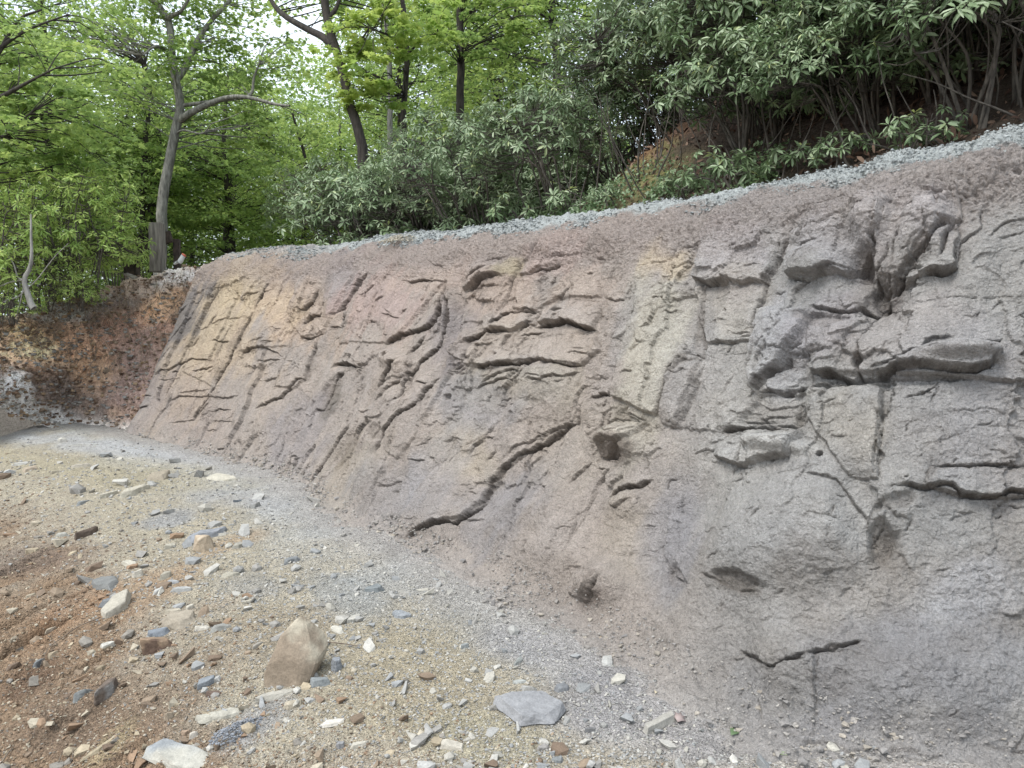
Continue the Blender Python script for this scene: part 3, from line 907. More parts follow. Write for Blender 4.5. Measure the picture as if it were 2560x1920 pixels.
    D += 0.055 * b1 * mk1 + 0.034 * b2 * mk2 + 0.018 * b3 * mk3 + (0.046 - 0.018 * sm(U, 1300, 1600)) * b4 * sm(V, 1500, 1150) * (1 - 0.6 * crest) * (1 - 0.5 * sm(V - 0.37 * U, 850, 980))
    groove = np.maximum(groove, 0.010 * sm(0.05, 0.0, 1.0) * 0 + 0.012 * sm(0.045 - e1, 0, 0.045) * mk1 * sm(n3, -0.2, 0.2))
    groove = np.maximum(groove, 0.008 * sm(0.07 - e2, 0, 0.07) * mk2 * sm(n4, -0.1, 0.3))
    # many short hairline cracks along bedding and joints
    rh = np.random.RandomState(77)
    for i in range(240):
        cu, cv = rh.uniform(300, 2560), rh.uniform(560, 1500)
        if cv < np.interp(cu, top_px[:, 0], top_px[:, 1]) + 60 or cv > 1000 + 0.42 * (cu - 250):
            continue
        if rh.rand() < 0.6:
            a = rh.uniform(-0.35, 0.12)
        else:
            a = -math.radians(rh.uniform(48, 75))
        L_ = rh.uniform(12, 70)
        k = 5
        xs = np.linspace(-L_ / 2, L_ / 2, k)
        ys = rh.randn(k) * 0.06 * L_
        pts = [(cu + x * math.cos(a) - y * math.sin(a), cv + x * math.sin(a) + y * math.cos(a)) for x, y in zip(xs, ys)]
        m = np.nonzero((np.abs(U - cu) < L_ * 0.7 + 12) & (np.abs(V - cv) < L_ * 0.7 + 12))
        if len(m[0]) == 0:
            continue
        dd, sd_, arc, tot = poly_dist(UW[m], VW[m], pts)
        tp_ = sm(np.minimum(arc, tot - arc), -1, tot * 0.35)
        w_ = rh.uniform(1.4, 2.6)
        g = np.minimum(np.clip(1 - dd / w_, 0, 1) * 1.8, 1) * rh.uniform(3, 8) * mpp[m] * tp_
        groove[m] = np.maximum(groove[m], g)
        D[m] += sd_ * rh.uniform(0.4, 2.4) * mpp[m] * tp_ * np.exp(-dd / 16)
        rough[m] = np.maximum(rough[m], 0.8 * np.exp(-(dd / 10) ** 2))
    D -= groove
    # trowelled and broken surface relief
    nf = fbm(P, 16, 4, gain=0.55)
    nr = fbm(P, 38, 3, gain=0.6, off=5)
    patch = sm(fbm(P, 1.7, 3, off=21), 0.05, 0.4)
    low = sm(V, 1250, 1500) * 0.6
    rough = rough * (0.75 + 0.9 * patch) + low
    D += 0.0035 * b3 + 0.010 * nf * rough + 0.0075 * nr * rough + 0.0022 * fbm(P, 95, 2, gain=0.7, off=3)
    bl = np.abs(fbm(P, 7.5, 4, off=91))
    D -= 0.004 * sm(0.10 - bl, 0.0, 0.10) * (0.3 + patch) * (1 - crest)
    # crumbled crest
    cr = fbm(P, 13, 4, gain=0.62, off=31)
    cr2 = 1 - np.abs(fbm(P, 26, 3, gain=0.6, off=61)) * 2
    D += crest * (0.036 * cr + 0.030 * cr2 + 0.09 * fbm(P, 2.6, 3, off=13) + 0.014 * nr)
    # foot melts into the ground
    foot = sm(q, 0.15, -0.25)
    D = D * (1 - 0.6 * foot) + foot * (0.022 * nf + 0.05 * fbm(P, 3.5, 3, off=55))
    # the left end turns back into the bank
    e = sm(S, SMAX - 0.35, SMAX)
    D -= 0.7 * e * e
    P2 = P + N * D[..., None]
    # colour: stains and rock tones
    C = np.empty(U.shape + (3,))
    C[:] = lin((168, 156, 145))
    f1 = fbm(P, 1.3, 4, off=2)[..., None]
    C = C * (1 + 0.10 * f1) + 0.0
    right = sm(U, 1500, 1900)[..., None]
    C = C * (1 - right) + right * lin((159, 157, 153)) * (1 + 0.10 * f1)
    Wn = fbm(P, 1.8, 4, off=71) * 0.55 + fbm(st, 2.0, 3, off=8) * 0.35
    for (u, v, ru, rv, rot, col, k) in STAINS:
        b = sm(blob(U, V, u, v, ru * 1.25, rv * 1.25, rot, warp=Wn * 1.5), -0.05, 0.55) * k * 0.8
        C += (lin(col, 0.4 if col[2] > col[0] else 0.72) - C) * b[..., None]
    tone = fbm(st, 3.0, 4, off=19)
    tone2 = fbm(P, 6, 4, off=29)
    C *= (1 + 0.16 * tone + 0.16 * tone2 + 0.12 * fbm(P, 20, 3, off=39))[..., None] * 0.94
    warm = fbm(P, 2.3, 3, off=49)[..., None]
    C *= 1 + warm * np.array([0.03, 0.0, -0.04])
    # damp dirt in the joints, darkened further to paint in crack shade
    gd = np.clip((groove - 0.004) / 0.03, 0, 1)[..., None]
    C = C * (1 - 0.75 * gd) + lin((58, 48, 41)) * 0.75 * gd
    pr = sm(rough, 0.75, 1.5)[..., None] * 0.3
    C = C * (1 - pr) + lin((122, 110, 98)) * pr
    # grey overspray along the crest
    cl = sm(q + 0.32 * fbm(P, 1.6, 5, off=88) + 0.04 * cr, 1.48, 1.60)[..., None] * (0.45 + 0.55 * sm(U, 700, 900))[..., None]
    C = C * (1 - cl) + lin((160, 167, 166)) * (1 + 0.3 * cr2[..., None]) * cl
    cl2 = (sm(q + 0.15 * f1[..., 0], 1.0, 1.2) * (1 - cl[..., 0]))[..., None]
    C = C * (1 - 0.5 * cl2) + 0.5 * cl2 * lin((164, 148, 140)) * (1 + 0.2 * cr[..., None])
    fo = sm(q, 0.05, -0.35)[..., None] * 0.8
    C = C * (1 - fo) + lin((166, 160, 154)) * (1 + 0.2 * f1) * fo
    me = new_mesh("rock_wall", P2.reshape(-1, 3), grid_quads(NS, NT)[:, ::-1])
    set_col(me, np.clip(C, 0.01, 0.9).reshape(-1, 3))
    o = link("rock_wall", me, M_ROCK)
    global WALLP, WALLQ
    WALLP, WALLQ = P2[::3, ::3].reshape(-1, 3), q[::3, ::3].ravel()
    tag(o, "long carved grey and tan rock face with deep cracks leaning back above the gravel path", "rock wall")
    return o


build_wall()

# ------------------------------------------------------------------ earth bank beside the wall's far end
bt = [(330, 1088, 12.9), (230, 1072, 13.3), (160, 1050, 13.4), (90, 1022, 12.9), (20, 985, 12.2), (-80, 965, 11.5), (-260, 950, 10.8), (-600, 950, 9.5)]
bp_ = [(560, 660, 15.0), (470, 676, 14.9), (400, 690, 14.7), (310, 712, 14.4), (190, 742, 14.0), (80, 782, 13.5), (-40, 800, 12.9), (-240, 800, 12.0), (-600, 790, 10.6)]
BT = smooth_path([at(*p) for p in bt], 220)
BP = smooth_path([at(*p) for p in bp_], 220)


def resample(P, n):
    L = np.concatenate([[0], np.cumsum(np.linalg.norm(np.diff(P, axis=0), axis=1))])
    x = np.linspace(0, L[-1], n)
    return np.stack([np.interp(x, L, P[:, i]) for i in range(3)], -1)


NB = 520
BTr, BPr = resample(BT, NB), resample(BP, NB)


def build_bank():
    M = 330
    k = np.linspace(-0.18, 1.35, M)
    A = BTr[:, None, :]
    B = BPr[:, None, :]
    kk = k[None, :, None]
    # overhanging upper lip, hollow below, flat top behind
    kf = np.clip(kk, 0, 1)
    P = A + (B - A) * kf
    back = np.array([0.45, 0.9, 0.0])
    hor = (kf ** 0.75 - kf)
    P = P + back * hor * 0.45 + np.array([0, 0, 1]) * (kf * (1 - kf)) * 0.1
    P = P + np.clip(kk - 1, 0, 1) * np.array([0.4, 6.0, 0.15]) + np.clip(-kk, 0, 1) * np.array([0.3, -3.5, -0.35])
    gs, gt = np.gradient(P, axis=0), np.gradient(P, axis=1)
    N = np.cross(gs, gt)
    N /= np.linalg.norm(N, axis=-1)[..., None] + 1e-12
    if N[NB // 2, M // 2, 1] > 0:
        N = -N
    U, V, ZC = proj(P)
    D = 0.18 * fbm(P, 1.5, 4) + 0.12 * fbm(P, 5, 4, gain=0.6, off=4) + 0.055 * fbm(P, 18, 4, gain=0.65, off=8)
    D += 0.05 * (1 - 2 * np.abs(fbm(P * np.array([1, 1, 0.5]), 7, 3, off=14)))
    kv = kf[..., 0] + 0 * U
    D *= (0.35 + 0.65 * sm(kv, 0.0, 0.2))
    P2 = P + N * D[..., None]
    C = np.empty(U.shape + (3,))
    C[:] = lin((128, 98, 72))
    Wn = fbm(P, 2.2, 4, off=71) * 0.8
    for (u, v, ru, rv, rot, col, kx) in [
        (180, 880, 160, 60, 0, (176, 126, 78), 0.8), (60, 850, 90, 60, 10, (196, 156, 100), 0.9), (60, 840, 60, 30, 10, (200, 140, 70), 0.5), (330, 800, 100, 110, 30, (146, 104, 78), 0.85),
        (400, 765, 60, 40, -15, (186, 140, 84), 0.8), (350, 950, 90, 110, 20, (118, 92, 82), 0.8), (220, 930, 70, 60, 0, (150, 112, 68), 0.7), (150, 1000, 120, 60, 20, (92, 78, 68), 0.9),
        (230, 760, 160, 40, -8, (112, 102, 92), 0.9), (120, 780, 80, 30, 0, (150, 150, 146), 0.6), (380, 710, 150, 28, -10, (150, 126, 104), 0.9), (480, 690, 80, 24, -10, (166, 158, 152), 0.9),
        (20, 985, 60, 60, 20, (188, 190, 190), 0.7), (110, 1040, 110, 30, 18, (178, 172, 164), 0.9), (200, 1075, 130, 28, 5, (166, 146, 128), 0.8), (20, 800, 60, 20, 0, (186, 174, 150), 0.6)]:
        b = sm(blob(U, V, u, v, ru * 1.2, rv * 1.2, rot, warp=Wn), -0.1, 0.6) * kx
        C += (lin(col) - C) * b[..., None]
    C = C.mean(-1, keepdims=True) * 0.2 + C * 0.8
    ap = sm(k, 0.10, -0.02)[None, :, None] * 0.85
    C = C * (1 - ap) + ap * lin((160, 158, 154)) * 0.75
    C *= 2.8 * (1 + 0.35 * fbm(P, 6, 5, gain=0.7, off=33))[..., None]
    me = new_mesh("earth_bank", P2.reshape(-1, 3), grid_quads(NB, M)[:, ::-1])
    set_col(me, np.clip(C, 0.01, 0.9).reshape(-1, 3))
    o = link("earth_bank", me, M_SOIL)
    global BANKP
    BANKP = P2[:, (k > -0.18) & (k < 1.15)].reshape(-1, 3)
    tag(o, "cut bank of orange and brown soil full of hanging roots", kind="structure")


build_bank()

# ------------------------------------------------------------------ ground sheet
FRONT = np.vstack([np.stack([TX, TY], -1)[::6], BTr[20::12, :2]])      # right -> left line where the cut rises


def front_dist(X, Y):
    best = np.full(X.shape, 1e9)
    side = np.zeros(X.shape)
    par = np.zeros(X.shape)
    ext = np.vstack([FRONT[0] + (FRONT[0] - FRONT[1]) * 300, FRONT, FRONT[-1] + np.array([-60, -25.0])])
    for i in range(len(ext) - 1):
        a, b = ext[i], ext[i + 1]
        d = b - a
        L2 = d @ d
        t = np.clip(((X - a[0]) * d[0] + (Y - a[1]) * d[1]) / L2, 0, 1)
        dx, dy = X - a[0] - t * d[0], Y - a[1] - t * d[1]
        dd = np.hypot(dx, dy)
        m = dd < best
        best = np.where(m, dd, best)
        side = np.where(m, d[0] * dy - d[1] * dx, side)
        par = np.where(m, i + t, par)
    return np.where(side < 0, best, -best), par / (len(ext) - 2)


E0 = np.array([0.05, 2.95])
ED = np.array([-0.68, 0.733])
EN = np.array([-0.733, -0.68])


def ground_z(X, Y, detail=True, far=True):
    X, Y = np.asarray(X, float), np.asarray(Y, float)
    wob = 0.35 * perlin(np.stack([X * 0.35, Y * 0.35, 0 * X + 2.2], -1))
    e = (X - E0[0]) * EN[0] + (Y - E0[1]) * EN[1] + wob
    drop = 0.33 * 0.45 * np.log1p(np.exp(np.clip(e / 0.45, -30, 30)))
    drop = np.where(e > 8, 0.33 * 8 + (1 - np.exp(-(e - 8) / 20)) * 3, drop)
    z = -drop
    # left part of the path climbs a little to the bank
    k = sm(-X - 0.35 * Y, -1.2, 6.5)
    z = z + 0.22 * k * sm(Y, 8, 13)
    P = np.stack([X, Y, 0 * X], -1)
    z = z + 0.05 * fbm(P, 0.7, 3, off=5) * sm(np.hypot(X, Y), 0.5, 2)
    if detail:
        z = z + 0.030 * fbm(P, 3.1, 4, off=15) + 0.012 * fbm(P, 11, 4, gain=0.6, off=25)
        r = sm(e, 0.0, 1.2)
        g = np.stack([(X * ED[0] + Y * ED[1]) * 1.9, (X * EN[0] + Y * EN[1]) * 0.55, 0 * X], -1)
        z = z + r * (0.12 * fbm(g, 1.6, 4, off=6) + 0.055 * fbm(P, 7, 4, gain=0.65, off=35)) - 0.09 * r * sm(0.09 - np.abs(fbm(g, 0.9, 3, off=44)), 0, 0.09)
    return z


def build_ground():
    ra = np.concatenate([np.linspace(-180, -40, 40, endpoint=False), np.linspace(-40, 40, 1150), np.linspace(40, 180, 40)[1:]])
    rr = np.concatenate([[0.02], np.geomspace(0.8, 2.6, 60, endpoint=False), np.geomspace(2.6, 16.5, 1000), np.geomspace(16.6, 900, 70)])
    A, Rr = np.meshgrid(np.radians(ra), rr, indexing='ij')
    X, Y = np.sin(A) * Rr, np.cos(A) * Rr
    Z = ground_z(X, Y)
    q, par = front_dist(X, Y)
    # behind the cut the land stands higher
    wallpart = sm(par, 0.80, 0.72)
    HT = 2.55 * wallpart + 1.75 * (1 - wallpart)
    ramp = sm(q, 0.55, 2.4)
    ramp = np.where(wallpart > 0.5, ramp, sm(q, 1.3, 3.0))
    far = np.clip(q - 4, 0, 400)
    Z = Z * (1 - sm(q, 0, 1)) - 0.12 * sm(q, 0.0, 0.3) + (HT + 0.5 * sm(q, 3, 8) - 0.03 * np.minimum(far, 100)) * ramp
    P = np.stack([X, Y, Z], -1)
    U, V, ZC = proj(P)
    vis = Y > 0.3
    U = np.where(vis, U, 1280)
    V = np.where(vis, V, 2400)
    C = np.empty(U.shape + (3,))
    C[:] = lin((170, 166, 154))
    Wn = fbm(P, 1.3, 5, off=71) * 1.0
    f = fbm(P, 4, 4, off=2)
    wob = 0.35 * perlin(np.stack([X * 0.35, Y * 0.35, 0 * X + 2.2], -1))
    e = (X - E0[0]) * EN[0] + (Y - E0[1]) * EN[1] + wob
    kg = (sm(e + 0.8 * Wn, -0.5, -1.5) * sm(q, 0.0, -0.5))[..., None] * 0.85
    C += (lin((186, 190, 190)) - C) * kg
    # brown spoil on the slope, grey and tan crushed stone on the path
    kb = (sm(e + 1.1 * Wn, -0.15, 0.9) * (1 - 0.85 * sm(Y, 8, 11)))[..., None]
    C += (lin((152, 124, 92)) - C) * kb
    kp = (sm(e + 0.7 * Wn, -1.9, -0.2) * (1 - kb[..., 0]))[..., None]
    C += (lin((178, 164, 132)) - C) * kp * 0.75
    for (u, v, ru, rv, rot, col, kx) in [
        (1300, 1560, 420, 110, 20, (164, 164, 160), 0.7), (800, 1280, 380, 60, 22, (172, 172, 168), 0.75), (350, 1130, 330, 30, 6, (182, 184, 186), 0.8),
        (60, 1010, 120, 60, 10, (190, 194, 200), 0.9), (300, 1180, 320, 44, 6, (176, 164, 128), 0.6), (600, 1250, 120, 26, 5, (170, 172, 176), 0.5), (1050, 1700, 220, 170, 10, (166, 152, 118), 0.6), (1050, 1380, 160, 24, 22, (170, 164, 160), 0.6),
        (850, 1480, 130, 50, 20, (152, 158, 160), 0.6), (1250, 1850, 200, 80, 0, (166, 158, 126), 0.6), (1560, 1800, 260, 120, 10, (150, 150, 156), 0.8), (1400, 1640, 200, 60, 15, (158, 158, 162), 0.7), (1750, 1870, 200, 60, 0, (140, 138, 142), 0.7),
        (330, 1500, 180, 50, -30, (166, 132, 94), 0.7), (170, 1530, 160, 40, -35, (156, 116, 76), 0.7), (560, 1365, 110, 22, -20, (178, 146, 106), 0.55), (80, 1700, 140, 40, -35, (112, 84, 60), 0.7), (150, 1800, 200, 120, -30, (116, 98, 80), 0.6),
        (400, 1780, 150, 60, -35, (130, 104, 78), 0.6), (270, 1870, 100, 30, -45, (176, 156, 112), 0.8), (100, 1400, 160, 40, -10, (124, 106, 92), 0.7), (600, 1600, 200, 80, -20, (150, 132, 104), 0.5),
        (620, 1820, 110, 36, -35, (146, 150, 156), 0.6), (430, 1300, 80, 20, -10, (150, 156, 166), 0.6), (640, 1470, 110, 40, 0, (148, 150, 150), 0.5), (1500, 1700, 90, 50, 0, (128, 130, 138), 0.5)]:
        b = sm(blob(U, V, u, v, ru * 1.2, rv * 1.2, rot, warp=Wn * 0.8), -0.1, 0.6) * kx * vis
        C += (lin(col) - C) * b[..., None]
    C *= (1 + 0.16 * f + 0.22 * fbm(P, 15, 4, gain=0.65, off=52))[..., None]
    nt_ = sm(q + 0.25 * Wn, -0.75, -0.05)[..., None] * 0.85
    C = C * (1 - nt_) + nt_ * lin((168, 162, 156)) * (1 + 0.2 * f[..., None])
    wood = sm(q, 2.0, 4.0)[..., None]
    C = C * (1 - wood) + wood * lin((84, 72, 54)) * (1 + 0.3 * f[..., None])
    C = C * 1.12
    me = new_mesh("ground", P.reshape(-1, 3), grid_quads(len(ra), len(rr)))
    set_col(me, np.clip(C, 0.01, 0.9).reshape(-1, 3))
    o = link("ground", me, M_GROUND)
    tag(o, "sloping ground of grey and tan crushed stone and brown soil", kind="structure")


build_ground()


# point of the ground seen at a pixel (used to set stones down where the photograph has them)
def on_ground(u, v):
    d = at(u, v, 1.0) - CAMP
    lo, hi = 1.0, 30.0
    for k in (400, 60, 60):
        t = np.linspace(lo, hi, k)
        p = CAMP + d * t[:, None]
        i = int(np.argmax(p[:, 2] < ground_z(p[:, 0], p[:, 1])))
        lo, hi = t[max(i - 1, 0)], t[max(i, 1)]
    return CAMP + d * hi


# ------------------------------------------------------------------ hillside behind the crest
def hill_point(s, q, detail=True):
    s, q = np.asarray(s, float), np.asarray(q, float)
    X = np.interp(s, S_, TX) + q * NXm
    Y = np.interp(s, S_, TY) + q * NYm
    # continue past the ends of the wall
    over = np.clip(s - SMAX, 0, 99)
    X = X - 0.7 * over
    Y = Y + 0.72 * over
    un = np.clip(-s, 0, 99)
    X = X + 0.75 * un
    Y = Y - 0.66 * un
    wgt = sm(s, 13.2, 8.2)
    hz = np.interp(s, S_, HZ) * 1.035
    rise = np.clip(q - 2.35, 0, None)
    z = hz - 0.10 + wgt * (0.88 * rise - 0.010 * rise ** 2) + 0.05 * rise * (1 - wgt) * 0
    z = np.where(q < 2.2, hz - 0.30 - 0.4 * (2.2 - q), z)
    P = np.stack([X, Y, z], -1)
    z = z + sm(q, 2.1, 3.0) * (0.30 * fbm(P, 0.55, 3, off=3) + (0.14 * fbm(P, 2.2, 4, off=13) if detail else 0))
    return np.stack([X, Y, z], -1)


def build_hill():
    s = np.linspace(-8, 18, 560)
    q = np.concatenate([np.linspace(1.7, 6, 240), np.geomspace(6.05, 40, 90)])
    S, Q = np.meshgrid(s, q, indexing='ij')
    P = hill_point(S, Q)
    P[..., 2] += sm(Q, 2.1, 2.6) * (0.05 * fbm(P, 8, 4, gain=0.6, off=22))
    U, V, _ = proj(P)
    n = fbm(P, 1.2, 5, off=4)
    C = np.empty(U.shape + (3,))
    C[:] = lin((78, 66, 54))
    for (u, v, ru, rv, rot, col, kx) in [(1560, 430, 170, 80, -20, (132, 126, 62), 0.9), (1480, 500, 120, 40, -20, (140, 128, 84), 0.8), (1580, 360, 60, 40, 0, (134, 92, 58), 0.8),
                                         (1880, 480, 160, 50, -10, (108, 98, 80), 0.8), (2250, 250, 200, 80, -10, (96, 78, 70), 0.8), (2400, 120, 150, 50, -10, (84, 92, 44), 0.7), (1690, 310, 60, 40, 0, (118, 84, 56), 0.7)]:
        b = sm(blob(U, V, u, v, ru * 1.2, rv * 1.2, rot, warp=n * 0.7), -0.1, 0.6) * kx
        C += (lin(col) - C) * b[..., None]
    C *= (1 + 0.35 * fbm(P, 9, 4, off=52))[..., None]
    me = new_mesh("hillside", P.reshape(-1, 3), grid_quads(len(s), len(q))[:, ::-1])
    set_col(me, np.clip(C, 0.01, 0.9).reshape(-1, 3))
    o = link("hillside", me, M_SOIL)
    tag(o, "steep shaded hillside of dark soil and moss under the bushes", kind="structure")


build_hill()

# ------------------------------------------------------------------ leaves
LT = np.array([(0, 0, 0), (0.30, -0.36, 0.03), (0.30, 0, -0.05), (0.30, 0.36, 0.03), (0.70, -0.42, -0.02), (0.70, 0, -0.10), (0.70, 0.42, -0.02), (1, 0, -0.20)])
LQ = np.array([(1, 4, 5, 2), (2, 5, 6, 3)])
LTR = np.array([(0, 1, 2), (0, 2, 3), (4, 7, 5), (5, 7, 6)])
# lobed leaf of the broadleaf trees
_an = np.radians([180, 128, 100, 66, 48, 22, 0, -22, -48, -66, -100, -128])
_ra = np.array([0.42, 0.30, 0.50, 0.28, 0.55, 0.30, 0.62, 0.30, 0.55, 0.28, 0.50, 0.30])
MT = np.vstack([(0.42, 0, 0.04), np.c_[0.42 + _ra * np.cos(_an) * 0.95, _ra * np.sin(_an) * 1.1, -0.10 * _ra]])
MTR = np.array([(0, i + 1, (i + 1) % 12 + 1) for i in range(12)])
# plain oval leaf of two halves for far crowns
OT = np.array([(0, 0, 0), (0.5, -0.36, 0.05), (1, 0, -0.06), (0.5, 0.36, 0.05)])
OTR = np.array([(0, 1, 2), (0, 2, 3)])


def unit(a):
    return a / (np.linalg.norm(a, axis=-1, keepdims=True) + 1e-9)


def leaves_mesh(name, pos, dirs, nor, length, width, tint, kind='long'):
    T = {'long': LT, 'lobed': MT, 'oval': OT}[kind]
    d = unit(dirs)
    s = unit(np.cross(d, nor))
    n = np.cross(s, d)
    L = length[:, None, None]
    Wd = (length * width)[:, None, None]
    V = pos[:, None, :] + L * (T[None, :, 0:1] * d[:, None, :] + T[None, :, 2:3] * n[:, None, :]) + Wd * T[None, :, 1:2] * s[:, None, :]
    k = len(T)
    off = (np.arange(len(pos)) * k)[:, None, None]
    if kind == 'long':
        me = new_mesh(name, V, (LQ[None] + off).reshape(-1, 4), (LTR[None] + off).reshape(-1, 3))
    else:
        me = new_mesh(name, V, None, ((MTR if kind == 'lobed' else OTR)[None] + off).reshape(-1, 3))
    set_f(me, "tint", np.repeat(tint, k))
    return me


M_RHODO = mat_leaf("dusty_leaf", [(0.0, (68, 92, 56)), (0.5, (106, 129, 90)), (0.8, (144, 160, 128)), (1.0, (178, 190, 122))], transl=0.14, rough=0.42, spec=0.5)
M_RHODO2 = mat_leaf("olive_leaf", [(0.0, (88, 116, 56)), (0.5, (134, 162, 84)), (0.85, (176, 194, 116)), (1.0, (200, 208, 132))], transl=0.35, rough=0.5)
M_MAPLE = mat_leaf("green_leaf", [(0.0, (80, 108, 58)), (0.5, (122, 148, 82)), (0.85, (154, 174, 98)), (1.0, (178, 194, 114))], transl=0.5, rough=0.55, spec=0.3)
M_MAPLE2 = mat_leaf("bright_leaf", [(0.0, (84, 116, 56)), (0.5, (116, 146, 72)), (1.0, (154, 172, 92))], transl=0.5, rough=0.55, spec=0.3)
M_STEM = mat_bark("shrub_stem", (60, 54, 48), (118, 110, 98), sc=30, bumpd=0.003)
M_BARK = mat_bark("grey_bark", (88, 87, 78), (164, 162, 150), sc=16, bumpd=0.03)
M_DARKBARK = mat_bark("dark_bark", (42, 36, 32), (84, 76, 68), sc=16, bumpd=0.03)
M_PALEBARK = mat_bark("pale_bark", (112, 110, 104), (176, 174, 166), sc=12, bumpd=0.015)


def whorls(rs, tips, axes, nl, L, el=(-45, 20), lift=0.0):
    """rosettes of long leaves round every shoot tip"""
    pos, dr, no, ln, wd, ti = [], [], [], [], [], []
    for p, a in zip(tips, axes):
        a = unit(a)
        ref = np.array([0.3, 0.2, 0.9]) if abs(a[2]) < 0.8 else np.array([1.0, 0.1, 0.1])
        x = unit(np.cross(a, ref))
        y = np.cross(a, x)
        k = rs.randint(nl[0], nl[1] + 1)
        ph = rs.rand() * 6.28
        base_t = rs.rand() * 0.35
        sz = L * (0.75 + 0.5 * rs.rand())
        new = rs.rand() < 0.14
        for j in range(k):
            th = ph + j * 2.4 + rs.randn() * 0.15
            e = math.radians(rs.uniform(*el)) + (j / k) * 0.7
            d = (x * math.cos(th) + y * math.sin(th)) * math.cos(e) + a * math.sin(e)
            d = d + np.array([0, 0, -0.12 - 0.25 * rs.rand()])
            pos.append(p + d * 0.01 - a * 0.03 * (1 - j / k))
            dr.append(d)
            no.append(a + rs.randn(3) * 0.25)
            ln.append(sz * (0.8 + 0.35 * rs.rand()) * (1 - 0.3 * j / k))
            wd.append(0.26 + 0.10 * rs.rand())
            ti.append(min(1, base_t + 0.25 + 0.3 * rs.rand() + (0.25 if new and j > k * 0.6 else 0)))
    return map(np.array, (pos, dr, no, ln, wd, ti))


def shrub_mesh(seed, rx, ry, h, ntips, L, lean=(0, 0), nstem=9, bare=0.35, nl=(8, 12), stem_r=0.016):
    rs = np.random.RandomState(seed)
    T = Tubes()
    stems = []
    for i in range(nstem):
        a = rs.rand() * 6.28
        r = rs.uniform(0.15, 0.8)
        b = np.array([math.cos(a) * 0.22, math.sin(a) * 0.22, -0.15])
        e = np.array([math.cos(a) * r * rx + lean[0] * h, math.sin(a) * r * ry + lean[1] * h, h * rs.uniform(0.65, 0.95) * (1 - 0.3 * r * r)])
        m = (b + e) / 2 + rs.randn(3) * 0.13 * h * 0.5 + np.array([-0.1 * math.cos(a), -0.1 * math.sin(a), 0.04 * h])
        m2 = b * 0.25 + e * 0.75 + rs.randn(3) * 0.06 * h
        p = smooth_path([b, m, m2, e], 14)
        stems.append(p)
        T.add(p, np.linspace(stem_r * rs.uniform(0.8, 1.5), stem_r * 0.4, 14), 6)
    SP = np.concatenate([p[5:] for p in stems])
    tips, axes = [], []
    while len(tips) < ntips:
        d = unit(rs.randn(3))
        if d[2] < -0.35:
            continue
        rad = rs.uniform(0.55, 1.0) ** 0.5
        hh = h * (1 - bare) / 1.35
        lump = 1 + 0.25 * math.sin(5 * d[0] + seed) * math.cos(4 * d[1] + seed * 2)
        p = np.array([d[0] * rx * rad * lump + lean[0] * h, d[1] * ry * rad * lump + lean[1] * h, h - hh + d[2] * hh * rad * lump])
        if p[2] < bare * h * rs.uniform(0.5, 1.2):
            continue
        tips.append(p)
        axes.append(unit(d * 0.6 + np.array([0, 0, 0.75]) + rs.randn(3) * 0.15))
    for p, a in zip(tips, axes):
        dd = np.linalg.norm(SP - p, axis=1) + np.maximum(SP[:, 2] - p[2], 0) * 2 + rs.rand(len(SP)) * 0.1
        j = int(np.argmin(dd))
        b = SP[j]
        m = (b + p) / 2 - np.array([0, 0, 0.12]) * np.linalg.norm(p - b) + rs.randn(3) * 0.02
        T.add(smooth_path([b, m, p], 6), np.linspace(stem_r * 0.38, 0.0035, 6), 4)
    pos, dr, no, ln, wd, ti = whorls(rs, tips, axes, nl, L)
    return T.mesh("stems"), leaves_mesh("foliage", pos, dr, no, ln, wd, ti)


def put_shrub(name, meshes, loc, rz, sc, label, cat, group=None, lmat=None, tilt=(0, 0)):
    o = empty(name, loc)
    o.rotation_euler = (tilt[0], tilt[1], rz)
    o.scale = (sc, sc, sc)
    tag(o, label, cat, group)
    st = link("stems", meshes[0], M_STEM, o)
    if lmat is not None and meshes[1].materials and meshes[1].materials[0] != lmat:
        f = link("foliage", meshes[1], None, o)
        f.material_slots[0].link = 'OBJECT'
        f.material_slots[0].material = lmat
    else:
        f = link("foliage", meshes[1], lmat, o)
    return o


RH = [shrub_mesh(40 + i, rx, ry, h, n, L, lean, ns, bare) for i, (rx, ry, h, n, L, lean, ns, bare) in enumerate([
    (1.0, 1.0, 1.5, 230, 0.122, (-0.15, -0.12), 9, 0.35),
    (1.15, 1.0, 1.9, 300, 0.122, (-0.2, -0.15), 12, 0.42),
    (0.8, 0.8, 1.1, 110, 0.14, (-0.15, -0.1), 7, 0.3),
    (1.2, 1.1, 2.3, 340, 0.12, (-0.22, -0.2), 12, 0.45),
    (0.45, 0.45, 0.6, 30, 0.13, (-0.25, -0.25), 4, 0.3),
    (1.15, 1.0, 1.35, 290, 0.125, (-0.35, -0.35), 9, 0.3),
    (1.3, 1.1, 1.7, 380, 0.122, (-0.3, -0.3), 10, 0.42)])]


def hill_at_pixel(u, q):
    """s such that the hillside point (s, q) is seen at column u"""
    ss = np.linspace(-8, 18, 500)
    P = hill_point(ss, np.full(500, q), False)
    uu, vv, zc = proj(P)
    ok = (P[:, 1] > 0.5)
    i = np.argmin(np.abs(np.where(ok, uu, 1e6) - u))
    return ss[i]


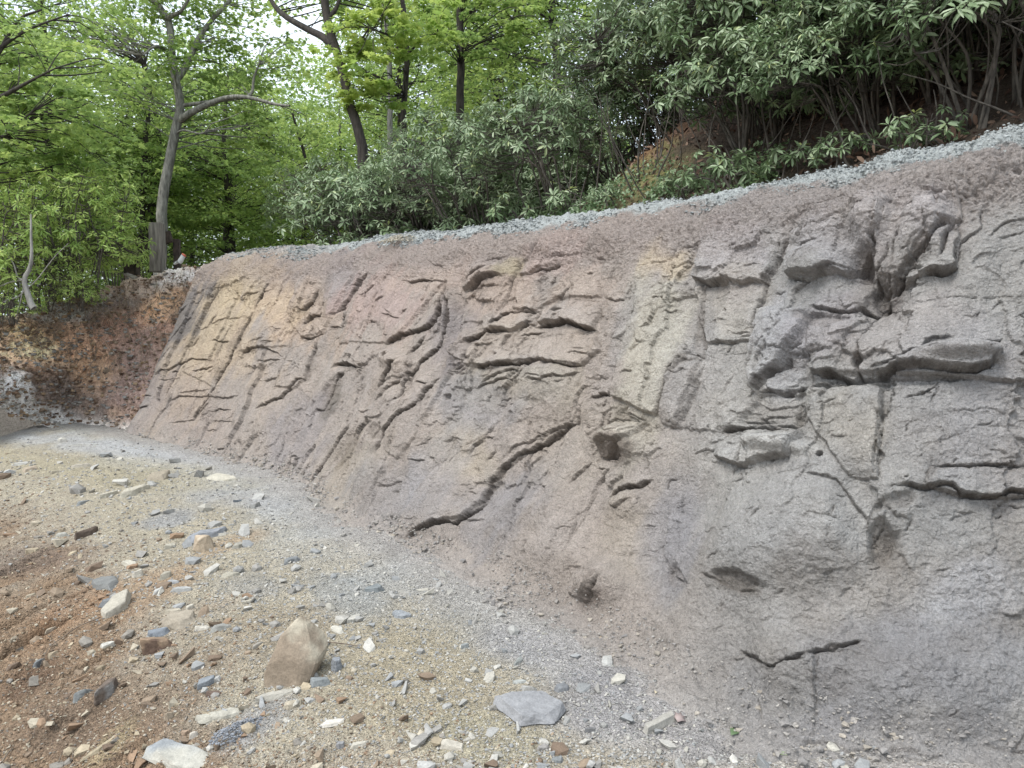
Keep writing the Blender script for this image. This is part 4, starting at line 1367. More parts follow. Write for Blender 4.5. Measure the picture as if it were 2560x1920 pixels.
RL = [
    # u, q (metres behind the toe), variant, scale, label
    (2520, 4.0, 5, 0.8, "lowest of the big rhododendrons at the right edge, with drooping pale leaves"),
    (2330, 4.4, 6, 0.75, "rhododendron with leaves drooping over the brown litter slope near the right edge"),
    (2160, 5.0, 6, 0.85, "thick rhododendron over the dark hollow at the top right"),
    (2420, 5.4, 6, 1.0, "thick rhododendron just under the top edge at the right"),
    (1960, 4.0, 5, 0.9, "rhododendron with a layer of pale rosettes right of the moss patch"),
    (1850, 4.3, 6, 0.8, "leafy rhododendron hanging above the mossy bank"),
    (1600, 5.7, 6, 1.0, "leafy rhododendron straight above the orange soil"),
    (1420, 4.7, 5, 0.9, "rhododendron hanging over the upper left of the moss patch"),
    (1330, 4.2, 6, 0.75, "leafy rhododendron filling the middle of the thicket"),
    (1150, 4.6, 6, 0.9, "leafy rhododendron above the long grey stems"),
    (2480, 3.1, 0, 0.8, "large dusty rhododendron at the right edge of the picture hanging over the crest"),
    (2600, 5.2, 6, 1.0, "rhododendron crowding the corner at the top right above the lowest one"),
    (2260, 4.0, 5, 0.75, "rhododendron with pale rosettes in front of the dark hollow at the right"),
    (2080, 3.6, 5, 0.6, "rhododendron with drooping rosettes just above the crest between the two small hanging ones"),
    (1700, 5.3, 6, 1.0, "green rhododendron with many rosettes between the top edge and the moss patch"),
    (1900, 3.4, 2, 0.8, "low bushy rhododendron with pale leaves left of the dark hollow, close above the crest"),
    (2160, 3.3, 5, 0.62, "low rhododendron hanging in front of the bare stems right of the dark hollow"),
    (2380, 3.5, 5, 0.7, "low drooping rhododendron in front of the crooked stems near the right edge"),
    (2590, 3.7, 2, 0.9, "low rhododendron at the very right edge just above the crest"),
    (1330, 6.4, 6, 1.4, "big leafy rhododendron reaching up beside the straight dark trunk"),
    (1430, 8.0, 3, 1.4, "tall rhododendron at the top edge between the straight trunk and the white blossoms"),
    (1200, 7.8, 3, 1.4, "tall rhododendron right behind the straight dark trunk"),
    (1230, 5.8, 6, 1.1, "broad leafy rhododendron below the straight dark trunk"),
    (1020, 5.0, 6, 1.0, "leafy rhododendron below the bright maple leaves"),
    (2230, 3.5, 1, 0.7, "tall dusty rhododendron with bare crooked stems right of centre above the crest"),
    (2620, 4.6, 3, 1.0, "rhododendron filling the top right corner"),
    (2340, 5.0, 1, 1.05, "rhododendron high on the slope near the top right corner"),
    (2060, 4.3, 1, 1.0, "broad rhododendron with pale drooping leaves above the bare dark litter slope"),
    (2050, 5.8, 3, 1.1, "rhododendron reaching the top edge of the picture above the broad pale one"),
    (1900, 3.2, 0, 0.75, "low rhododendron with pale leaves over the mossy bank right of the moss patch"),
    (1840, 4.9, 3, 0.95, "upright rhododendron behind the moss patch on its right"),
    (1750, 4.7, 0, 0.85, "rhododendron just above the yellow moss patch"),
    (1720, 6.0, 1, 1.15, "rhododendron at the top edge above the moss patch"),
    (1560, 5.2, 3, 0.9, "rhododendron with white blossoms beside it, up the slope left of the moss patch"),
    (1400, 3.4, 1, 0.85, "rhododendron with fans of bare stems left of the moss patch"),
    (1480, 6.9, 1, 1.2, "dark rhododendron high up under the forest edge, centre of the top edge"),
    (1290, 5.2, 3, 0.95, "round topped rhododendron in the middle of the slope"),
    (1200, 3.2, 3, 0.85, "rhododendron on long straight grey stems above the middle of the crest"),
    (1060, 3.5, 1, 0.9, "dense rhododendron above the pale gravel heap on the crest"),
    (1120, 6.3, 1, 1.2, "rhododendron standing behind the long stemmed one, against the bright leaves"),
    (930, 3.6, 0, 1.15, "low grey green rhododendron left of the gravel heap"),
    (880, 4.8, 3, 1.0, "rhododendron at the left end of the hillside thicket"),
    (960, 6.6, 3, 1.1, "tall rhododendron in front of the dark leaning tree trunk"),
    (2750, 3.2, 1, 1.0, "rhododendron mostly cut off by the right edge of the picture"),
    (1900, 6.9, 1, 1.3, "rhododendron behind the others at the top right of centre"),
    (2250, 6.9, 3, 1.2, "rhododendron behind the others near the top right corner"),
    (1330, 7.4, 3, 1.2, "rhododendron farthest up the middle of the slope"),
]
for i, (u, q, vr, sc, lab) in enumerate(RL):
    s = hill_at_pixel(u, q)
    p = hill_point(np.array([s]), np.array([q]))[0]
    put_shrub("rhododendron", RH[vr], p, (i * 0.35) % 0.9 - 0.45, sc, lab, "rhododendron", "rhododendrons on the hillside above the rock wall", M_RHODO)
SM = [(1530, 2.9, 0.45, "small rhododendron sprig on the crest below the moss patch"), (1830, 2.75, 0.7, "small rhododendron with pale whorls hanging over the crest right of the moss patch"),
      (1690, 2.8, 0.5, "smallest rhododendron sprig on the crest right below the moss patch"), (2270, 2.7, 0.6, "small rhododendron branch lying on the crest at the right"), (1400, 2.8, 0.8, "small rhododendron in front of the fans of bare stems"),
      (1960, 2.8, 0.65, "small rhododendron with pale leaves drooping to the crest above the tall joint"), (2120, 2.75, 0.6, "smallest sprig at the crest above the twin claws of rock"),
      (1160, 2.8, 0.9, "small rhododendron just right of the two mortar lumps"), (890, 2.9, 1.1, "small rhododendron at the left end of the thicket"),
      (1010, 2.9, 1.1, "small rhododendron right beside the pale gravel heap on its left"), (1290, 2.8, 0.8, "small rhododendron rooted at the middle of the crest")]
for i, (u, q, sc, lab) in enumerate(SM):
    s = hill_at_pixel(u, q)
    p = hill_point(np.array([s]), np.array([q]))[0]
    put_shrub("small_rhododendron", RH[4], p, i * 0.8 - 1.0, sc, lab, "rhododendron", "small rhododendrons along the crest", M_RHODO)

# ------------------------------------------------------------------ trees
def spray(rs, c, r, n, L, tilt=0.35, bright=0.0):
    """one layered spray of leaves round a twig end"""
    a = rs.rand(n) * 6.283
    rr = np.sqrt(rs.rand(n)) * r
    slope = rs.randn(2) * 0.25
    p = np.stack([np.cos(a) * rr, np.sin(a) * rr, slope[0] * np.cos(a) * rr + slope[1] * np.sin(a) * rr - 0.25 * rr * rr / r + rs.randn(n) * 0.05 * r], -1) + c
    d = np.stack([np.cos(a), np.sin(a), -0.3 + 0 * a], -1) + rs.randn(n, 3) * 0.45
    no = np.array([0, 0, 1.0]) + rs.randn(n, 3) * tilt
    return p, d, no, L * (0.65 + 0.6 * rs.rand(n)), np.clip(0.15 + bright + 0.5 * rs.rand() * 0.8 + 0.3 * rs.rand(n), 0, 1)


def crown_mesh(seed, box, nspray, per, L, kind, width, trunkpts=None, bright=0.0):
    """box: centre, radii; returns twigs+leaves; sprays joined to the nearest limb point"""
    rs = np.random.RandomState(seed)
    T = Tubes()
    out = [[], [], [], [], []]
    c0, rad = np.array(box[0], float), np.array(box[1], float)
    for i in range(nspray):
        d = unit(rs.randn(3))
        c = c0 + d * rad * (rs.rand() ** 0.45)
        if trunkpts is not None:
            j = np.argmin(np.linalg.norm((trunkpts - c) * np.array([1, 1, 1.6]) - np.array([0, 0, -0.6]), axis=1))
            b = trunkpts[j]
            L_ = np.linalg.norm(b - c)
            m = b * 0.5 + c * 0.5 + np.array([0, 0, 0.10 * L_]) + rs.randn(3) * 0.06 * L_
            m2 = b * 0.2 + c * 0.8 + np.array([0, 0, 0.08 * L_]) + rs.randn(3) * 0.05 * L_
            T.add(smooth_path([b, m, m2, c], 8), np.linspace(0.007 + 0.0045 * L_, 0.004, 8), 4)
        r = rs.uniform(0.5, 1.0) * rad.mean() * 0.30
        for k, a in enumerate(spray(rs, c, r, int(per * rs.uniform(0.6, 1.4)), L, bright=bright)):
            out[k].append(a)
    pos, dr, no, ln, ti = [np.concatenate(a) for a in out]
    wd = np.full(len(pos), width)
    return leaves_mesh("crown", pos, dr, no, ln, wd, ti, kind), (T.mesh("limbs") if T.n else None)


def limb_from_px(pts, depth, n, ddepth=0.0):
    k = len(pts)
    return smooth_path([at(u, v, depth + ddepth * i / max(1, k - 1)) for i, (u, v) in enumerate(pts)], n)


def tree_px(name, depth, trunk, r0, r1, limbs, crown_boxes, label, mat, lmat, group=None, seed=1, per=46, L=0.12, kind='lobed', width=0.95, ground=2.2, nsp=60, bright=0.0, solo=True):
    P = limb_from_px(trunk, depth, 34)
    base = P[0].copy()
    root = empty(name, (base[0], base[1], ground))
    tag(root, label, "tree", group)
    org = np.array(root.location)
    Pp = np.vstack([[base[0], base[1], ground - 0.3], P]) - org
    rad = np.interp(np.linspace(0, 1, len(Pp)), [0, 0.025, 1], [r0 * 1.4, r0, r1])
    T = Tubes()
    Pj = Pp + fbm(Pp + seed * 7, 0.9, 2)[:, None] * np.array([0.06, 0.05, 0])
    T.add(Pj, rad, 12)
    allp = [Pj[6:]]
    rs = np.random.RandomState(seed)
    for (pts, ra, rb, dd) in limbs:
        Q = limb_from_px(pts, depth, 22, dd) - org
        j = int(np.argmin(np.linalg.norm(Pj - Q[0], axis=1)))
        Q = np.vstack([Pj[j], Q[1:]])
        T.add(Q, np.linspace(ra, rb, len(Q)), 8)
        allp.append(Q[3:])
    tp = np.concatenate(allp)
    link("trunk", T.mesh("trunk"), mat, root)
    for i, b in enumerate(crown_boxes):
        (u, v, dz), (rx, ry, rz), ns = b
        c = at(u, v, depth + dz) - org
        cm, lm = crown_mesh(seed * 10 + i, (c, (rx, ry, rz)), ns, per, L, kind, width, tp, bright)
        if i == 0:
            CV, LM = [cm], [lm]
        else:
            CV.append(cm)
            LM.append(lm)
    for cm, lm in zip(CV, LM):
        link("crown", cm, lmat, root)
        if lm:
            link("branches", lm, mat, root)
    return root


K1 = lambda pts: [(x * KS, y * KS) for x, y in pts]           # pixels of the top left crop
K2 = lambda pts: [(850 + x * KS, y * KS) for x, y in pts]
tree_px("oak_tree", 19.0, K1([(985, 1640), (995, 1450), (1000, 1250), (1040, 1000), (1080, 800), (1108, 650), (1085, 500), (1055, 300), (1035, 130), (960, 20), (890, -80), (860, -300)]), 0.14, 0.065,
        [(K1([(1105, 740), (1160, 700), (1280, 640), (1400, 600), (1520, 598), (1690, 640), (1780, 650)]), 0.095, 0.025, -1.0),
         (K1([(1520, 600), (1550, 560), (1560, 480), (1590, 400)]), 0.05, 0.02, 0),
         (K1([(1075, 500), (1130, 430), (1200, 280), (1230, 220), (1320, 100), (1400, 20), (1440, -60)]), 0.085, 0.04, 0.6),
         (K1([(1020, 130), (1060, 95), (1110, 70), (1170, -20)]), 0.07, 0.03, -0.5),
         (K1([(1040, 320), (990, 290), (940, 290), (880, 340)]), 0.05, 0.02, -0.8),
         (K1([(1085, 820), (1130, 800), (1240, 820), (1300, 760)]), 0.03, 0.01, -1)],
        [((560, 120, 1), (2.4, 2.0, 1.6), 70), ((330, 130, 0), (2.2, 2, 1.7), 60), ((430, -160, 0), (3.2, 3, 2.0), 60), ((640, 330, 1), (1.6, 1.5, 0.7), 24)],
        "tall crooked grey oak with a long limb reaching right, directly behind the fence post", M_BARK, M_MAPLE, seed=2, ground=2.6)
tree_px("leaning_tree", 14.5, K1([(2230, 900), (2190, 740), (2120, 500), (2065, 300), (2015, 130), (1990, 0), (1970, -200)]), 0.095, 0.07,
        [(K1([(2050, 285), (1980, 225), (1900, 185), (1800, 130), (1740, 90), (1690, 40), (1640, -50)]), 0.075, 0.04, 0.8),
         (K1([(2010, 120), (2060, 60), (2100, -40)]), 0.05, 0.03, 0)],
        [((800, -120, 0.5), (1.9, 1.8, 1.1), 34), ((930, 20, 1.5), (1.2, 1.2, 0.8), 12)],
        "dark trunked tree leaning left with one bare limb, left end of the thicket", M_DARKBARK, M_MAPLE, seed=3, ground=3.0, L=0.11)
tree_px("maple_tree", 15.5, K2([(395, 700), (400, 560), (405, 400), (400, 200), (385, 0), (370, -200)]), 0.06, 0.045,
        [(K2([(400, 300), (300, 220), (180, 170)]), 0.03, 0.01, -1.5), (K2([(400, 350), (500, 250), (600, 200)]), 0.03, 0.01, -1)],
        [((920, 130, -1.2), (1.0, 1.0, 1.0), 22), ((1010, 60, -1.2), (1.2, 1.0, 0.8), 24), ((900, 220, -1.5), (0.6, 0.7, 0.3), 8)],
        "young maple with bright yellow green leaves, right of the leaning dark trunk", M_DARKBARK, M_MAPLE2, seed=4, ground=3.4, L=0.13, bright=0.3, per=40)
tree_px("slender_tree", 17.0, K2([(315, 720), (310, 500), (300, 300), (290, 150), (270, 0), (255, -200)]), 0.06, 0.045, [],
        [((960, -60, 1), (1.8, 1.5, 0.9), 22)], "slender tree with a pale grey trunk behind the bright maple leaves", M_PALEBARK, M_MAPLE, seed=5, ground=3.4, L=0.11)
tree_px("straight_tree", 17.0, K2([(738, 560), (740, 300), (735, 150), (740, 0), (740, -200)]), 0.085, 0.07, [],
        [((1180, -40, 0), (1.8, 1.5, 1.0), 26), ((1100, 90, -1), (1.0, 1.0, 0.6), 16), ((1290, 60, 0), (1.5, 1.0, 0.8), 26)], "straight dark trunk at the top of the picture above the middle of the thicket", M_DARKBARK, M_MAPLE, seed=6, ground=5.0, L=0.11)
tree_px("dark_tree", 30.0, K1([(1385, 1640), (1395, 1400), (1410, 1150), (1440, 950), (1500, 850), (1530, 700), (1540, 500)]), 0.14, 0.08,
        [(K1([(1430, 1000), (1560, 1000), (1750, 990)]), 0.08, 0.03, 0), (K1([(1420, 1100), (1330, 1060), (1250, 1000)]), 0.06, 0.03, 0)],
        [((600, 400, 0), (3.2, 3, 1.9), 60), ((560, 230, 0), (3.4, 3, 2), 50), ((700, 500, -2), (2.0, 2, 1.0), 30), ((500, 560, 2), (2.0, 2, 0.8), 24)],
        "dark trunk seen low in the gap of the forest right of the fence post", M_DARKBARK, M_MAPLE, seed=7, ground=2.2, L=0.15, per=44, kind='oval', width=0.8)
tree_px("twin_tree", 33.0, K1([(1440, 1640), (1435, 1350), (1440, 1150), (1470, 900), (1500, 700)]), 0.075, 0.05, [],
        [((640, 300, 2), (2.6, 2, 1.8), 34)], "thinner trunk standing just right of the dark trunk in the forest gap", M_DARKBARK, M_MAPLE, seed=8, ground=2.2, L=0.15, per=44, kind='oval', width=0.8)
tree_px("shaded_tree", 24.0, K1([(860, 1640), (870, 1400), (880, 1200), (900, 900), (905, 700), (890, 400)]), 0.10, 0.07, [],
        [((330, 260, 0), (2.6, 2.4, 2.0), 50), ((300, 420, -1), (2.0, 2, 1.1), 34), ((420, 470, 1), (1.8, 2, 1.2), 34), ((240, 60, 0), (2.6, 2, 1.6), 40)],
        "shaded trunk between the bushes and the crooked oak", M_DARKBARK, M_MAPLE, seed=9, ground=2.4, L=0.14, kind='oval', width=0.8)
tree_px("slanting_tree", 13.0, K1([(-260, 1500), (-200, 1100), (-120, 600), (-60, 400), (0, 300), (110, 120), (260, 60)]), 0.075, 0.015,
        [(K1([(0, 600), (110, 540), (220, 480), (340, 420)]), 0.04, 0.01, -0.5), (K1([(-60, 350), (60, 250), (200, 170), (420, 90)]), 0.04, 0.012, 0), (K1([(-100, 850), (0, 850), (130, 740), (180, 700)]), 0.04, 0.012, 0)],
        [((60, 120, 0.5), (1.9, 1.6, 1.0), 44), ((140, 330, 1), (1.7, 1.4, 0.9), 40), ((20, 330, 0), (1.3, 1.4, 0.8), 26)],
        "dark leaved tree at the top left corner with thin slanting branches", M_DARKBARK, M_MAPLE, seed=12, ground=2.0, L=0.105, per=46)

# more trees of the wood behind: three crowns shared, each tree an object with its own trunk and crown
def wood_tree_meshes(seed, h, rad, nsp, per, L):
    rs = np.random.RandomState(seed)
    tp = smooth_path([(0, 0, -0.5), (rs.randn() * 0.15, rs.randn() * 0.15, h * 0.35), (rs.randn() * 0.4, rs.randn() * 0.4, h * 0.7), (rs.randn() * 0.5, rs.randn() * 0.5, h)], 26)
    T = Tubes()
    T.add(tp, np.linspace(0.15, 0.04, 26), 9)
    tm = T.mesh("trunk")
    c1, l1 = crown_mesh(seed + 1, ((0, 0, h * 0.58), (rad, rad, h * 0.46)), nsp, per, L, 'oval', 0.85, tp[7:])
    return tm, c1, l1


WT = [wood_tree_meshes(60, 12, 3.4, 170, 80, 0.155), wood_tree_meshes(70, 14, 3.8, 190, 80, 0.16), wood_tree_meshes(80, 9, 2.8, 130, 80, 0.145)]
WL = [
    (-60, 22, 0, 0, "leafy tree filling the left edge of the picture behind the slanting branches"),
    (130, 27, 1, 1, "leafy tree behind the bushes at the upper left"),
    (300, 33, 0, 2, "leafy tree between the upper left tree and the crooked oak, farther off"),
    (480, 38, 1, 3, "far tree right behind the crooked oak"),
    (620, 44, 0, 4, "far tree seen under the long oak limb"),
    (760, 27, 2, 5, "smaller leafy tree left of the leaning dark trunk"),
    (720, 50, 1, 6, "farthest tree in the gap left of the leaning dark trunk"),
    (860, 36, 0, 7, "tree behind the leaning dark trunk"),
    (1000, 30, 1, 8, "tree behind the bright maple leaves"),
    (1160, 33, 0, 9, "tree behind the straight dark trunk at the top"),
    (-200, 17, 2, 10, "tree just outside the left edge whose leaves reach in above the bushes"),
    (560, 26, 2, 11, "low leafy tree right above the far end of the rock wall"),
    (420, 48, 0, 12, "far tree showing between the fence post and the dark trunk"),
    (200, 45, 1, 13, "far tree showing through the leaves at the upper left"),
    (1300, 27, 2, 14, "leafy tree above the thicket at the middle of the top edge"),
    (20, 34, 1, 15, "big tree behind the left edge tree"),
    (680, 36, 1, 16, "tree filling the gap under the sky between oak and leaning trunk"),
    (950, 46, 1, 17, "far tree high behind the bright maple"),
    (1380, 21, 1, 19, "leafy tree closing the top edge right of the straight dark trunk"),
    (1240, 24, 0, 20, "leafy tree behind the straight dark trunk, nearer than its neighbour"),
    (390, 26, 2, 18, "leafy tree just right of the shaded trunk"),
]
for i, (u, dpt, vr, k, lab) in enumerate(WL):
    p = at(u, 700, dpt)
    gz = 2.4 - 0.02 * dpt if u < 950 else 5.0
    root = empty("forest_tree", (p[0], p[1], gz - 0.6))
    root.rotation_euler = (0, 0, i * 1.7)
    sc = 1.0 + 0.12 * math.sin(i * 2.3)
    root.scale = (sc, sc, sc)
    tag(root, lab, "tree", "trees of the wood behind")
    tm, cm, lm = WT[vr]
    link("trunk", tm, M_DARKBARK, root)
    link("crown", cm, M_MAPLE, root)
    link("branches", lm, M_DARKBARK, root)

# far-off wood that reads as one mass
rs = np.random.RandomState(99)
out = [[], [], [], [], []]
for i in range(1500):
    a = rs.uniform(-0.72, 0.15)
    dd = rs.uniform(52, 75)
    c = np.array([math.sin(a) * dd, math.cos(a) * dd, 1.5 + rs.rand() ** 1.15 * 19])
    for k, arr in enumerate(spray(rs, c, rs.uniform(1.2, 2.4), 60, 0.42)):
        out[k].append(arr)
pos, dr, no, ln, ti = [np.concatenate(a) for a in out]
fw = link("far_woods", leaves_mesh("far_woods", pos, dr, no, ln, np.full(len(pos), 0.8), ti, 'oval'), M_MAPLE)
tag(fw, "distant green wood showing behind all the trees", "woods", kind="stuff")

# ------------------------------------------------------------------ bushes on the left bank
BU = [shrub_mesh(140, 1.2, 1.1, 2.1, 380, 0.12, (0, 0), 12, 0.2, (7, 11)), shrub_mesh(141, 0.9, 0.9, 1.3, 190, 0.10, (0, 0), 10, 0.12, (7, 11))]
BL = [(205, 700, 13.6, 0, 1.0, "tall olive bush in front of the wooden fence at the left"), (90, 735, 13.2, 1, 1.0, "broad low bush with light green leaves at the left edge above the bank"),
      (-40, 745, 12.6, 0, 1.0, "bush cut off by the left edge of the picture"), (150, 700, 14.8, 0, 1.2, "bush behind the broad low one at the left"), (285, 690, 16.6, 1, 0.8, "small bush behind the short fence post"),
      (190, 745, 13.2, 1, 0.5, "small dark bush at the lip of the bank under the tall olive one"), (20, 775, 12.3, 1, 0.55, "low bush around the pale bare sapling")]
for i, (u, v, d, vr, sc, lab) in enumerate(BL):
    p = at(u, v, d)
    put_shrub("bush", BU[vr], (p[0], p[1], p[2] - 0.15), i * 1.3, sc, lab, "bush", "bushes on the left bank", M_RHODO2)

# ------------------------------------------------------------------ fence, pipe, board
M_WOOD = mat_bark("weathered_wood", (104, 98, 90), (166, 156, 144), sc=22, stretch=0.12, bumpd=0.006)
M_WOODD = mat_bark("dark_wood", (34, 28, 26), (92, 74, 60), sc=14, stretch=0.6, bumpd=0.006)


def box_mesh(name, sx, sy, sz, bev=0.01, sub=6, jit=0.004, seed=0, loc=(0, 0, 0)):
    bm = bmesh.new()
    bmesh.ops.create_cube(bm, size=1)
    bmesh.ops.scale(bm, vec=(sx, sy, sz), verts=bm.verts)
    bmesh.ops.bevel(bm, geom=bm.edges[:], offset=bev, segments=2, affect='EDGES')
    long_e = [e for e in bm.edges if e.calc_length() > max(sx, sy, sz) * 0.8]
    bmesh.ops.subdivide_edges(bm, edges=long_e, cuts=sub, use_grid_fill=True)
    r_ = random.Random(seed)
    for v in bm.verts:
        v.co += Vector((r_.uniform(-jit, jit), r_.uniform(-jit, jit), r_.uniform(-jit, jit))) + Vector(loc)
    me = bpy.data.meshes.new(name)
    bm.to_mesh(me)
    bm.free()
    return me


pF = at(395, 668, 15.2)
fence = empty("wooden_fence", pF)
tag(fence, "weathered wooden fence with a tall square post and dark rail behind the bushes", "fence")
mpx = 15.2 / FPX
post = link("post", box_mesh("post", 0.235, 0.235, 0.95, 0.012, loc=(0, 0, 0.38), seed=1), M_WOOD, fence)
post["label"] = "tall grey square post with a flat sawn top"
pr = at(330, 660, 15.7) - pF
post2 = link("post", box_mesh("post", 0.24, 0.24, 0.75, 0.012, loc=(pr[0], pr[1], 0.15), seed=2), M_WOODD, fence)
post2["label"] = "short dark post half hidden by leaves"
pa, pb = at(285, 635, 15.65) - pF, at(420, 588, 15.35) - pF
rl = box_mesh("rail", float(np.linalg.norm(pb - pa)), 0.06, 0.24, 0.01, seed=3)
rail = link("rail", rl, M_WOODD, fence)
dv = Vector(pb - pa)
rail.location = (pa + pb) / 2 + np.array([0, 0.16, 0.0])
rail.rotation_euler = (0, -math.atan2(dv.z, math.hypot(dv.x, dv.y)), math.atan2(dv.y, dv.x))
post3 = link("post", box_mesh("post", 0.12, 0.12, 0.8, 0.01, loc=(0.19, 0.45, 0.2), seed=4), M_WOODD, fence)

M_WHITE, _nt, _b, _ = mat_new("white_plastic")
_b.inputs["Base Color"].default_value = (*lin((226, 230, 232)), 1)
_b.inputs["Roughness"].default_value = 0.4
M_ORANGE, _nt, _b, _ = mat_new("orange_plastic")
_b.inputs["Base Color"].default_value = (*lin((236, 96, 44)), 1)
_b.inputs["Roughness"].default_value = 0.4
pp = at(448, 656, 14.6)
pipe = empty("plastic_tube", pp)
tag(pipe, "short white plastic tube with an orange end lying on the crest", "tube")
T = Tubes()
T.add([(0, 0, 0), (0.02, 0, 0.02), (0.05, 0, 0.07), (0.085, 0, 0.13)], [0.045, 0.05, 0.045, 0.042], 14)
T.add([(-0.03, 0, 0.01), (-0.10, 0.02, -0.03)], [0.03, 0.02], 8)
link("tube_body", T.mesh("tube_body"), M_WHITE, pipe)
T = Tubes()
T.add([(0.085, 0, 0.13), (0.09, 0, 0.135), (0.10, 0, 0.15), (0.102, 0, 0.152)], [0.044, 0.046, 0.044, 0.001], 14)
link("end_cap", T.mesh("end_cap"), M_ORANGE, pipe)

bd = link("wooden_board", box_mesh("wooden_board", 0.30, 0.10, 0.035, 0.006, seed=8), M_WOOD)
bd.location = at(326, 690, 14.2)
bd.rotation_euler = (0.25, 0.3, -0.5)
tag(bd, "short grey broken board lying at the top of the bank under the fence", "board")

# pale bare sapling at the left
ps = at(80, 768, 12.0)
sap = empty("bare_sapling", ps)
tag(sap, "bare pale sapling with a curved stem at the edge of the left bank", "sapling")
T = Tubes()


def ps_(pts, r0, r1, dd=0.0):
    T.add(smooth_path([at(x * KS, y * KS + 600, 12.0 + dd) - ps for x, y in pts], 14), np.linspace(r0, r1, 14), 7)


ps_([(210, 420), (190, 390), (165, 310), (150, 240), (185, 170), (195, 90), (192, -20), (190, -160)], 0.055, 0.013)
link("trunk", T.mesh("trunk"), M_PALEBARK, sap)
T = Tubes()
ps_([(150, 245), (110, 230), (85, 150), (50, 100)], 0.016, 0.006)
ps_([(150, 245), (60, 260), (-30, 300)], 0.016, 0.006)
ps_([(160, 300), (110, 350), (40, 370), (-20, 420)], 0.014, 0.005)
ps_([(165, 300), (230, 240), (330, 110), (420, 20)], 0.010, 0.004)
ps_([(150, 260), (120, 400), (100, 470)], 0.010, 0.005)
link("branches", T.mesh("branches"), M_PALEBARK, sap)

# roots hanging from the bank: nobody could count them
M_ROOT = mat_bark("root", (116, 94, 72), (178, 154, 124), sc=40, bumpd=0.002)
T = Tubes()
rs = np.random.RandomState(31)
for i in range(480):
    j = rs.randint(30, 330)
    f = rs.uniform(0.35, 1.0)
    a = BTr[j] + (BPr[j] - BTr[j]) * f
    a = a + np.array([-0.02, -0.12, 0.02])
    L_ = rs.uniform(0.15, 0.75) * (0.5 + 0.5 * f)
    pts = [a]
    dirn = np.array([rs.uniform(-0.6, 0.7), -0.25, -0.7])
    for k in range(5):
        dirn = unit(dirn + rs.randn(3) * 0.3 + np.array([0, -0.02, -0.18]))
        pts.append(pts[-1] + dirn * L_ / 5)
    T.add(smooth_path(pts, 10), np.linspace(rs.uniform(0.003, 0.010), 0.0015, 10), 4)
hr = link("hanging_roots", T.mesh("hanging_roots"), M_ROOT)
tag(hr, "thin tangled roots hanging from the orange cut bank", "roots", kind="stuff")

# twigs and dead stems in the thicket
T = Tubes()
for i in range(230):
    u = rs.uniform(880, 2600)
    q = rs.uniform(2.7, 4.6)
    s = hill_at_pixel(u, q) + rs.randn() * 0.2
    a = hill_point(np.array([s]), np.array([q]))[0]
    L_ = rs.uniform(0.4, 1.5)
    d = unit(np.array([rs.uniform(-0.7, 0.3), rs.uniform(-0.5, 0.2), rs.uniform(0.3, 1.3)]))
    pts = [a - d * 0.1]
    for k in range(4):
        d = unit(d + rs.randn(3) * 0.16)
        pts.append(pts[-1] + d * L_ / 4)
    T.add(smooth_path(pts, 10), np.linspace(rs.uniform(0.005, 0.013), 0.003, 10), 5)
tw = link("undergrowth_stems", T.mesh("undergrowth_stems"), M_STEM)
tag(tw, "bare grey stems crowding the shade under the rhododendrons", "undergrowth", kind="stuff")

# low green ground cover and dead leaf litter on the hillside
M_LITTER = mat_leaf("dead_leaf", [(0.0, (58, 44, 38)), (0.5, (98, 78, 66)), (1.0, (142, 122, 106))], transl=0.1, rough=0.8, spec=0.15)
n = 15000
S_r = rs.uniform(-4, 11, n)
Q_r = rs.uniform(2.35, 6.0, n)
Pl = hill_point(S_r, Q_r)
Pl[:, 2] += 0.02 + sm(Q_r, 2.1, 2.6) * (0.05 * fbm(Pl, 8, 4, gain=0.6, off=22))
dl = rs.randn(n, 3)
dl[:, 2] += 0.5 * 0
me = leaves_mesh("leaf_litter", Pl, dl, np.array([-0.5, -0.4, 0.8]) + rs.randn(n, 3) * 0.4, rs.uniform(0.04, 0.10, n), rs.uniform(0.3, 0.5, n), rs.rand(n), 'long')
tag(link("leaf_litter", me, M_LITTER), "brown dead leaves covering the slope under the rhododendrons", "leaf litter", kind="stuff")
n = 6000
cl = rs.randint(0, 120, n)
cs, cq = rs.uniform(7.0, 11.5, 120), rs.uniform(2.4, 3.2, 120)
S_r = cs[cl] + rs.randn(n) * 0.10
Q_r = cq[cl] + rs.randn(n) * 0.10
Pl = hill_point(S_r, np.maximum(Q_r, 2.25))
Pl[:, 2] += rs.rand(n) * 0.16
me = leaves_mesh("ground_cover", Pl, rs.randn(n, 3), np.array([-0.4, -0.3, 0.9]) + rs.randn(n, 3) * 0.4, rs.uniform(0.03, 0.06, n), np.full(n, 0.8), 0.1 + 0.5 * rs.rand(n), 'oval')
tag(link("ground_cover", me, M_RHODO), "low green weeds behind the crest of the rock wall", "ground cover", kind="stuff")

# white blossoms
M_FLOWER, _nt, _b, _ = mat_new("white_petals")
_b.inputs["Base Color"].default_value = (0.75, 0.75, 0.76, 1)
for i, (u, v, d, lab) in enumerate([(1432, 238, 9.6, "small white blossom cluster alone in the dark gap of the thicket"), (1412, 75, 10.4, "white blossom cluster near the top of the thicket, upper of the two high ones"), (1397, 100, 10.3, "white blossom cluster just below and left of the upper one")]):
    rr_ = np.random.RandomState(500 + i)
    n = 60
    p = rr_.randn(n, 3) * 0.014 + at(u, v, d)
    fl = link("blossom", leaves_mesh("blossom", p, rr_.randn(n, 3), rr_.randn(n, 3), np.full(n, 0.025), np.full(n, 0.9), rr_.rand(n), 'oval'), M_FLOWER)
    tag(fl, lab, "blossom")

